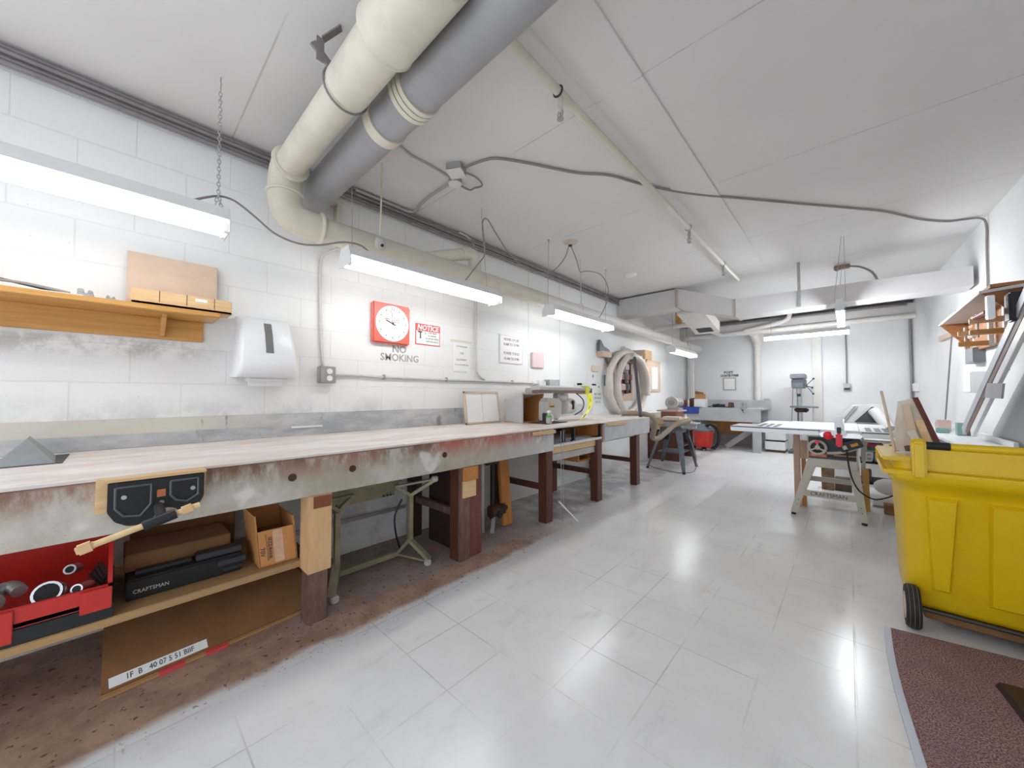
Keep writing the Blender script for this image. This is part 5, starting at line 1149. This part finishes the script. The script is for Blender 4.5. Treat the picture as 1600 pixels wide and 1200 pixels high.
# offcuts under the saw
ns = ['tall stack of wood offcuts on the floor under the table saw', 'dark block of offcuts beside the tall stack under the saw']
solo(MB().mat(mat('cut_ends', (.32, .19, .09), .6, col2=(.07, .04, .02), vscale=14, vary=.3)).box((-.245, 5.5, 0), (-.135, 5.65, .26), .006), 'wood_offcut', ns[0], 'offcut', (-.19, 5.57, 0))
solo(MB().mat(mat('cut_ends_dark', (.12, .07, .03), .6, col2=(.02, .014, .01), vscale=14, vary=.3)).box((-.13, 5.52, 0), (.01, 5.68, .14), .006), 'wood_offcut', ns[1], 'offcut', (-.06, 5.6, 0))

# ------------------------------------------------------------------ storage between saw and right wall
S = thing('storage_rack', 'cluttered low rack between the table saw and the yellow bin', 'rack', (.3, 5.4, 0))
for z in (.17, .38, .605): put(MB().mat(dust_white if z > .4 else black_matte).box((.08, 5.2, z), (.60, 5.6, z+.018), .002), 'shelf', S)
for x in (.09, .575):
    for y in (5.22, 5.57): put(MB().mat(galv).box((x, y, 0), (x+.02, y+.02, .68), .002), 'upright', S)
solo(MB().mat(white_metal).box((.10, 5.21, .399), (.17, 5.4, .50), .006).mat(grey_paint).box((.13, 5.205, .42), (.16, 5.21, .44)).box((.13, 5.205, .46), (.16, 5.21, .48)), 'control_unit', 'white control unit with grey buttons on the low rack', 'box', (.14, 5.3, .4))
solo(MB().mat(mat('steel_blue', (.20, .27, .36), .45)).box((.18, 5.22, .399), (.30, 5.45, .49), .006), 'tool_box', 'steel blue box next to the white control unit', 'box', (.24, 5.3, .4))
solo(MB().mat(mat('crimson', (.42, .02, .10), .4)).box((.13, 5.205, .548), (.25, 5.40, .58), .004), 'flat_case', 'crimson flat case on the low rack above the blue box', 'case', (.18, 5.3, .548))
solo(MB().mat(mat('dark_green', (.03, .16, .10), .4)).box((.13, 5.205, .515), (.21, 5.40, .546), .004), 'flat_case', 'dark green flat case under the crimson one', 'case', (.17, 5.3, .515))
solo(MB().mat(mat('silver_grey', (.42, .45, .50), .35, .4, vary=.2, vscale=12)).box((.115, 5.23, .50), (.29, 5.42, .514), .003), 'grey_tray', 'silver grey tray under the green case', 'tray', (.2, 5.3, .5))
solo(MB().mat(galv).prism([(.085, 0), (.105, 0), (.115, .56), (.135, .63), (.11, .63), (.09, .56)], 'y', 4.96, 4.99, .003), 'steel_bar', 'upright bent steel bar between the saw and the low rack', 'bar', (.1, 4.97, 0))
solo(MB().mat(brick_red).box((.085, 5.24, .189), (.16, 5.4, .30), .004), 'wood_block', 'reddish block on the lower shelf of the low rack', 'block', (.12, 5.3, .19))
solo(MB().mat(mat('orange_board', (.62, .36, .09), .55, vary=.15, vscale=5)).hull([(.085, 4.70, .0), (.13, 4.74, 0), (.085, 4.85, .365), (.13, 4.89, .37), (.085, 4.715, 0), (.13, 4.755, 0), (.085, 4.865, .365), (.13, 4.905, .37)]), 'orange_board', 'orange plywood board leaning beside the right saw leg', 'board', (.1, 4.8, 0))
solo(MB().mat(mat('clear_roll', (.72, .68, .63), .3)).cyl((.15, 5.02, .055), (.42, 5.06, .055), .055, n=20), 'plastic_roll', 'pale plastic roll lying on the floor before the low rack', 'roll', (.28, 5.04, 0))
solo(MB().mat(mat('white_sack', (.74, .72, .70), .6, vary=.1)).sphere((.28, 5.12, .18), .09, (1.3, .7, .9)), 'white_sack', 'white plastic sack on the floor against the low rack', 'sack', (.28, 5.12, .1))
solo(MB().mat(cardboard_dk).box((.22, 4.72, 0), (.34, 4.84, .085), .003), 'cardboard_box', 'small brown cardboard box on the floor behind the yellow bin', 'box', (.28, 4.8, 0))

# covered machine behind the saw
S = thing('machine_hood', 'white plastic hood with a dark triangular opening behind the saw', 'hood', (.1, 6.1, 0))
hd_w = mat('hood_white', (.72, .71, .70), .45, vary=.08, vscale=6)
put(MB().mat(hd_w).hull([(-.20, 6.0, 0), (.40, 6.0, 0), (-.20, 6.4, 0), (.40, 6.4, 0), (-.16, 6.0, .68), (.40, 6.0, .70), (.03, 6.05, .95), (.26, 6.05, .975), (.34, 6.08, .93), (.03, 6.4, .95), (.28, 6.4, .96), (.40, 6.4, .7), (-.16, 6.4, .68)]), 'shell', S)
put(MB().mat(mat('dark_opening', (.075, .085, .09), .6)).prism([(.045, .755), (.235, .755), (.235, .93), (.20, .94)], 'y', 5.985, 6.0, .001), 'opening', S)
m = MB().mat(mat('seam_grey', (.35, .35, .37), .5)).beam((-.10, 5.995, .70), (.06, 6.035, .945), .008, .008).beam((-.07, 5.995, .70), (.085, 6.035, .945), .005, .006)
put(m, 'seam', S)
put(MB().mat(hd_w).cyl((.215, 5.95, .90), (.33, 5.80, .70), .055, n=18), 'rolled_edge', S)

# ------------------------------------------------------------------ yellow wheeled bin
S = thing('wheeled_bin', 'large yellow wheeled bin full of wood scraps at the right', 'bin', (.55, 2.8, 0))
def rr(x0, x1, y0, y1, z, r, n=5):
    P = []
    for cx, cy_, a0 in ((x1-r, y1-r, 0), (x0+r, y1-r, 90), (x0+r, y0+r, 180), (x1-r, y0+r, 270)):
        for k in range(n+1):
            a = R(a0+90*k/n); P.append((cx+r*math.cos(a), cy_+r*math.sin(a), z))
    return P
m = MB().mat(yellow_bin)
m.loft([rr(.200, .93, 2.600, 3.02, .085, .05), rr(.188, .94, 2.59, 3.03, .10, .06), rr(.182, .955, 2.565, 3.05, .28, .07), rr(.172, .965, 2.515, 3.08, .62, .075), rr(.165, .97, 2.505, 3.085, .645, .075), rr(.150, .98, 2.482, 3.10, .665, .07), rr(.140, .985, 2.465, 3.11, .685, .065), rr(.130, .985, 2.455, 3.115, .70, .06), rr(.130, .985, 2.455, 3.115, .733, .055), rr(.150, .97, 2.478, 3.10, .740, .05), rr(.145, .975, 2.476, 3.105, .79, .05), rr(.165, .95, 2.495, 3.085, .79, .05), rr(.17, .95, 2.50, 3.08, .70, .05)])
put(m, 'bin_body', S, sharp=50)
m = MB().mat(yellow_bin).box((.225, 2.468, .738), (.985, 2.495, .85), .008)
m.tube([(.24, 2.467, .852), (.6, 2.467, .852), (.985, 2.467, .852)], .016, 12)
fw = put(m, 'front_rim', S)
put(MB().mat(black_matte).tube([(.252, 2.4655, .853), (.322, 2.4655, .853)], .0172, 14), 'black_tape', fw)
put(MB().mat(yellow_bin).prism([(2.43, .712), (2.50, .712), (2.50, .878), (2.455, .882), (2.435, .865), (2.43, .80)], 'x', .205, .250, .008), 'corner_lug', S)
m = MB().mat(yellow_bin).box((.108, 2.46, .712), (.21, 2.95, .73), .006).box((.108, 2.46, .775), (.21, 2.95, .792), .006).box((.108, 2.93, .712), (.21, 2.96, .792), .006)
put(m, 'side_handle', S)
def fy(z): return 2.590-.075*(z-.10)/.52
def rib(xa, xb, xc, xd, z0, z1):
    L0 = [(xb, fy(z0)+.012, z0), (xc, fy(z0)+.012, z0), (xd, fy(z1)+.012, z1), (xa, fy(z1)+.012, z1)]
    L1 = [(xb+.012, fy(z0)-.024, z0+.016), (xc-.012, fy(z0)-.024, z0+.016), (xd-.012, fy(z1)-.022, z1-.02), (xa+.012, fy(z1)-.022, z1-.02)]
    put(MB().mat(yellow_bin).loft([L0, L1]), 'raised_panel', S)
rib(.245, .262, .328, .350, .175, .625); rib(.425, .425, .63, .65, .155, .625); rib(.73, .735, .80, .83, .175, .625)
for x in (.200, .555):
    wh = put(MB().mat(rubber).lathe([(.06, -.024), (.086, -.024), (.094, -.016), (.096, 0), (.094, .016), (.086, .024), (.06, .024)], (x, 2.535, .096), 32, rotm('Y', 90)), 'wheel', S)
    k_ = MB().mat(mat('tread_groove', (.16, .13, .11), .8))
    for dx in (-.014, 0, .014): k_.torus((x+dx, 2.535, .096), .0955 if dx == 0 else .0935, .0014, rotm('Y', 90), n=36, k=6)
    put(k_, 'tread', wh)
    put(MB().mat(ply_pale).lathe([(.012, -.026), (.058, -.0255), (.06, -.02), (.06, .02), (.058, .0255), (.012, .026)], (x, 2.535, .096), 26, rotm('Y', 90)), 'hub', wh)
put(MB().mat(cardboard_dk).box((.24, 2.57, .045), (.92, 2.98, .076), .004), 'base_slab', S)  # brown slab just beneath the bin body
put(MB().mat(dark_metal).cyl((.18, 2.535, .096), (.60, 2.535, .096), .008), 'axle', S)
# scraps in the bin
S = thing('veneered_offcut', 'white veneered panel with brown edge sticking out of the yellow bin', 'panel', (.27, 2.75, .73))
A_ = [(.175, 2.74, .735), (.345, 2.72, .735), (.250, 2.83, 1.062), (.20, 2.86, 1.045), (.185, 2.82, .93)]
put(MB().mat(scrap_white).hull([Vector(p) for p in A_]+[Vector(p)+Vector((-.004, .012, 0)) for p in A_]), 'veneer_sheet', S)
put(MB().mat(mat('red_brown_edge', (.17, .04, .022), .5, vary=.3, vscale=30)).hull([(.333, 2.70, .76), (.352, 2.715, .76), (.245, 2.815, 1.065), (.266, 2.82, 1.068), (.333, 2.712, .76), (.352, 2.727, .76), (.245, 2.83, 1.065), (.266, 2.835, 1.068)]), 'brown_edge', S)
for k, (a, b, mm, lb) in enumerate((((.255, 2.69, .74), (.218, 2.80, 1.03), ply_pale, 'pale batten just left of the brown edged panel'), ((.31, 2.68, .735), (.262, 2.775, .95), pine_pale, 'short pine batten in front of the brown edged panel'), ((.29, 2.655, .735), (.225, 2.70, .90), scrap_white, 'white batten crossing low in the yellow bin'))):
    solo(MB().mat(mm).beam(a, b, .03, .012, up=(0, 1, 0), bev=.002), 'scrap_batten', lb, 'offcut', a, 'battens in the yellow bin')
solo(MB().mat(ply_pale).cyl((.178, 2.70, .735), (.133, 2.82, 1.10), .0065, n=8), 'thin_stick', 'thin pale stick rising highest out of the yellow bin', 'stick', (.178, 2.7, .735))
solo(MB().mat(leg_brown).beam((.235, 2.64, .735), (.215, 2.66, .83), .035, .012, up=(0, 1, 0), bev=.002), 'scrap_block', 'small brown block in the corner of the yellow bin', 'offcut', (.235, 2.64, .735))
solo(MB().mat(mat('grey_scrap', (.60, .59, .62), .5)).sphere((.21, 2.66, .76), .05, (1.2, .8, .9)), 'crumpled_sheet', 'crumpled whitish sheet at the near corner of the yellow bin', 'sheet', (.21, 2.66, .74))
solo(MB().mat(cardboard_dk).box((.40, 2.6, .725), (.9, 3.0, .765), .004), 'wood_offcut', 'flat brown offcut lying inside the yellow bin', 'offcut', (.6, 2.8, .725))

# carpet mat
g = NG('carpet_pile', .95)
n1 = g.noise(210, 3, .6); n2 = g.noise(9, 4, .6)
c = g.mix(g.step(n1, .36, .66), (.11, .04, .04), (.46, .29, .26)); c = g.mix(g.math('MULTIPLY', g.step(n2, .4, .7), .35), c, (.20, .09, .10)); g.color(c); g.bump(n1, .8, .006)
S = thing('door_mat', 'reddish brown speckled carpet mat with grey edging', 'mat', (.5, 2.0, 0))
lx = lambda y: .100+.012*((2.435-y)/.67)**2-.006*math.sin(PI*(2.435-y)/.67)
ys = [2.435-.1*k for k in range(16)]
poly = [(lx(y)+.022, y) for y in ys]+[(.98, ys[-1]), (.98, 2.56), (.6, 2.52), (.3, 2.465)]
put(MB().mat(g.m).prism(poly, 'z', .001, .010), 'pile', S)
poly = [(lx(y), y) for y in ys]+[(lx(y)+.022, y) for y in ys[::-1]]
put(MB().mat(mat('mat_edging', (.55, .58, .65), .6)).prism(poly, 'z', .001, .011), 'edging', S)
S = thing('timber_offcut', 'dark wooden foot with pale block lying on the mat', 'offcut', (.45, 2.1, .01))
put(MB().mat(mat('near_black_wood', (.03, .012, .008), .5)).hull([(.375, 2.215, .011), (.43, 2.20, .011), (.75, 1.9, .011), (.52, 1.85, .011), (.40, 2.02, .011), (.385, 2.21, .03), (.43, 2.20, .04), (.75, 1.9, .04), (.52, 1.85, .04), (.41, 2.02, .03)]), 'foot', S)
put(MB().mat(pine_pale).box((.445, 2.16, .012), (.56, 2.24, .06), .004), 'pale_block', S)

solo(MB().mat(blue_cloth).box((-2.61, 8.0, .70), (-2.24, 8.035, .80), .006).box((-2.61, 8.0, .827), (-2.2, 8.14, .835), .002).box((-2.61, 8.0, .79), (-2.24, 8.038, .835), .002), 'blue_sheet', 'blue plastic sheet hanging over the front of the back bench', 'sheet', (-2.4, 8.02, .8))
# ------------------------------------------------------------------ right wall
def wx_(y, d): return rw(y)-d
rack_ply = mat('brown_plywood', (.42, .18, .06), .55, col2=(.32, .12, .035), vscale=4, stretch=(6, 1, 6), vary=.2)
S = thing('clamp_rack', 'wooden clamp rack with sloping ends high on the right wall', 'rack', (.9, 5.0, 1.75))
m = MB().mat(mat('rack_shelf', (.62, .56, .52), .5)).hull([(rw(4.0), 4.0, 1.80), (rw(6.0), 6.0, 1.80), (.72, 5.9, 1.80), (.70, 4.15, 1.80), (rw(4.0), 4.0, 1.82), (rw(6.0), 6.0, 1.82), (.72, 5.9, 1.82), (.70, 4.15, 1.82)])
put(m, 'shelf', S)
for y in (5.75, 4.15):
    put(MB().mat(rack_ply).prism([(rw(y)-.002, 1.50), (rw(y)-.002, 1.80), (.71, 1.80)], 'y', y, y+.025, .002), 'end_bracket', S)
put(MB().mat(rack_ply).box((.90, 4.0, 1.50), (.925, 5.95, 1.80), .002), 'back_rail', S)
put(MB().mat(rack_ply).box((.74, 4.1, 1.825), (.925, 5.1, 1.85), .002), 'top_board', S)
for k, (y, z) in enumerate(((4.45, 1.60), (4.85, 1.55))):
    C_ = thing('hand_screw', ['wooden hand clamp with pale jaws nearest on the clamp rack', 'wooden hand clamp hanging lower and further along the rack'][k], 'clamp', (.80, y, z), 'clamps on the rack')
    put(MB().mat(pine).box((.70, y, z-.06), (.88, y+.04, z-.02), .004), 'jaw', C_)
    put(MB().mat(pine_pale).box((.70, y, z+.03), (.88, y+.04, z+.07), .004), 'jaw', C_)
    put(MB().mat(white_metal).box((.86, y-.004, z-.06), (.885, y+.044, z+.19 if k == 0 else z+.24), .003), 'frame', C_)
    put(MB().mat(steel).cyl((.74, y+.02, z-.08), (.74, y+.02, z+.10), .008), 'screw', C_)
C_ = thing('bar_clamp', 'red handled clamp lying across the clamp rack', 'clamp', (.72, 4.1, 1.65), 'clamps on the rack')
put(MB().mat(mat('dark_red_handle', (.30, .015, .02), .4)).cyl((.725, 4.42, 1.665), (.725, 4.08, 1.655), .016, r2=.022, n=14), 'handle', C_)
put(MB().mat(alu).box((.71, 4.02, 1.60), (.745, 4.07, 1.76), .004).box((.71, 4.43, 1.655), (.74, 4.47, 1.68), .003), 'clamp_head', C_)
put(MB().mat(black).box((.78, 3.92, 1.56), (.90, 4.02, 1.75), .01), 'clamp_jaw', C_)
C_ = thing('long_bar_clamp', 'long grey bar clamp hanging down the right wall from the rack', 'clamp', (.86, 6.2, 1.3))
put(MB().mat(conduit_m).beam((.845, 6.06, 1.93), (.845, 6.70, .78), .018, .012, up=(1, 0, 0)), 'bar', C_)
put(MB().mat(galv).box((.82, 5.80, 1.86), (.87, 5.88, 1.95), .006).cyl((.845, 5.88, 1.90), (.845, 6.08, 1.90), .010).cyl((.845, 5.84, 1.62), (.845, 5.84, 1.86), .006), 'clamp_head', C_)
C_ = thing('short_bar', 'short dark steel bar hanging below the clamp rack', 'bar', (.88, 4.55, 1.4))
put(MB().mat(conduit_m).beam((.90, 4.50, 1.52), (.895, 4.58, 1.27), .03, .012, up=(1, 0, 0)), 'bar', C_)
solo(MB().mat(ply_pale).beam((wx_(7.1, .02), 7.1, 1.79), (wx_(5.6, .02), 5.6, 1.765), .03, .06, up=(0, 0, 1), bev=.003), 'wall_batten', 'pale batten fixed on the right wall beyond the clamp rack', 'batten', (.85, 6.3, 1.78))
S = thing('electrical_box', 'grey switch box with short conduit on the right wall', 'electrical box', (.9, 5.6, 1.45))
put(MB().mat(mat('slate_grey', (.20, .22, .24), .5)).box((rw(5.6)-.07, 5.43, 1.385), (rw(5.6)+.01, 5.74, 1.525), .005), 'box_body', S)
put(MB().mat(galv).cyl((rw(5.6)-.03, 5.58, 1.525), (rw(5.6)-.03, 5.60, 1.66), .013).mat(pale_conduit).box((rw(5.6)-.06, 5.5, 1.63), (rw(5.6), 5.68, 1.70), .006), 'conduit', S)
solo(MB().mat(white_lam).box((rw(5.6)-.09, 5.43, 1.10), (rw(5.6)+.01, 5.74, 1.30), .008), 'white_box', 'white box on the right wall below the grey switch box', 'box', (.88, 5.6, 1.2))
solo(MB().mat(white_lam).box((rw(8.9)-.05, 8.75, 1.14), (rw(8.9)+.01, 9.0, 1.27), .005), 'light_switch', 'small white switch box on the right wall near the back corner', 'switch', (.83, 8.9, 1.2))
# ledge with blocks
S = thing('side_ledge', 'long white ledge along the right wall behind the yellow bin', 'ledge', (.75, 5.4, 0))
put(MB().mat(white_lam).box((.62, 4.4, .665), (.895, 6.6, .69), .003), 'top', S)
put(MB().mat(white_lam).box((.872, 4.4, .69), (.895, 6.6, .735), .003), 'upstand', S)
for y in (4.45, 6.5): put(MB().mat(white_lam).box((.72, y, 0), (.90, y+.03, .665), .003), 'support', S)
for k, (y, x, h_, w_, mm, lb) in enumerate(((6.30, .73, .09, .12, pinkish, 'pinkish block furthest along the white ledge'), (5.95, .70, .12, .14, pinkish, 'larger pinkish block in the middle of the white ledge'), (5.72, .66, .05, .07, teal, 'small teal block before the pinkish blocks on the ledge'), (5.45, .76, .12, .10, teal, 'taller teal block nearest on the white ledge'))):
    solo(MB().mat(mm).box((x, y, .691), (x+.09, y+w_, .691+h_), .004), 'wood_block', lb, 'block', (x+.04, y, .691), 'blocks on the ledge')
# boards leaning along the right wall
P0, P1 = Vector((.80, 5.30, .62)), Vector((.86, 3.95, 1.54))
dv = (P1-P0).normalized(); Pb = P0-dv*1.07; Pt = P1+dv*.25
def strip(off, w_, t_, x0, mm, name, label, cat):
    o = Vector((x0, 0, 0)); n_ = Vector((0, .555, .832))*off
    Pb = P0+dv*((.718+.5*w_-P0.z-n_.z)/dv.z)          # foot rests on the ledge
    return solo(MB().mat(mm).beam(Pb+o+n_, Pt+o+n_, w_, t_, up=(1, 0, 0), bev=.002), name, label, cat, Pb+o+n_)
strip(.05, .075, .02, -.045, mat('dull_silver', (.46, .48, .51), .4, .3), 'straightedge', 'silver aluminium straightedge leaning along the right wall', 'straightedge')
strip(-.03, .05, .02, -.045, leg_dusty, 'edge_board', 'brown edged board between the straightedge and the white batten', 'board')
strip(-.10, .07, .022, -.045, white_lam, 'white_batten', 'white melamine batten leaning right of the straightedge', 'batten')
solo(MB().mat(grey_paint).hull([(.745, 4.30, 1.165), (.745, 3.93, 1.155), (.745, 3.98, 1.055), (.745, 4.38, 1.06), (.755, 4.30, 1.165), (.755, 3.93, 1.155), (.755, 3.98, 1.055), (.755, 4.38, 1.06)]), 'clamp_plate', 'grey square plate across the leaning straightedge', 'plate', (.76, 4.7, 1.0))
sheet_m = mat('pale_grey_sheet', (.46, .465, .47), .45, vary=.06, vscale=2)
solo(MB().mat(sheet_m).hull([(.905, 5.3, .0), (.905, 5.1, .76), (.93, 4.0, 1.48), (.945, 3.3, 1.48), (.945, 3.25, 0), (.913, 5.3, 0), (.913, 5.1, .76), (.938, 4.0, 1.48), (.953, 3.3, 1.48), (.953, 3.25, 0)]), 'grey_sheet', 'large pale grey sheet leaning on the right wall behind the bin', 'sheet', (.92, 4.2, 0))
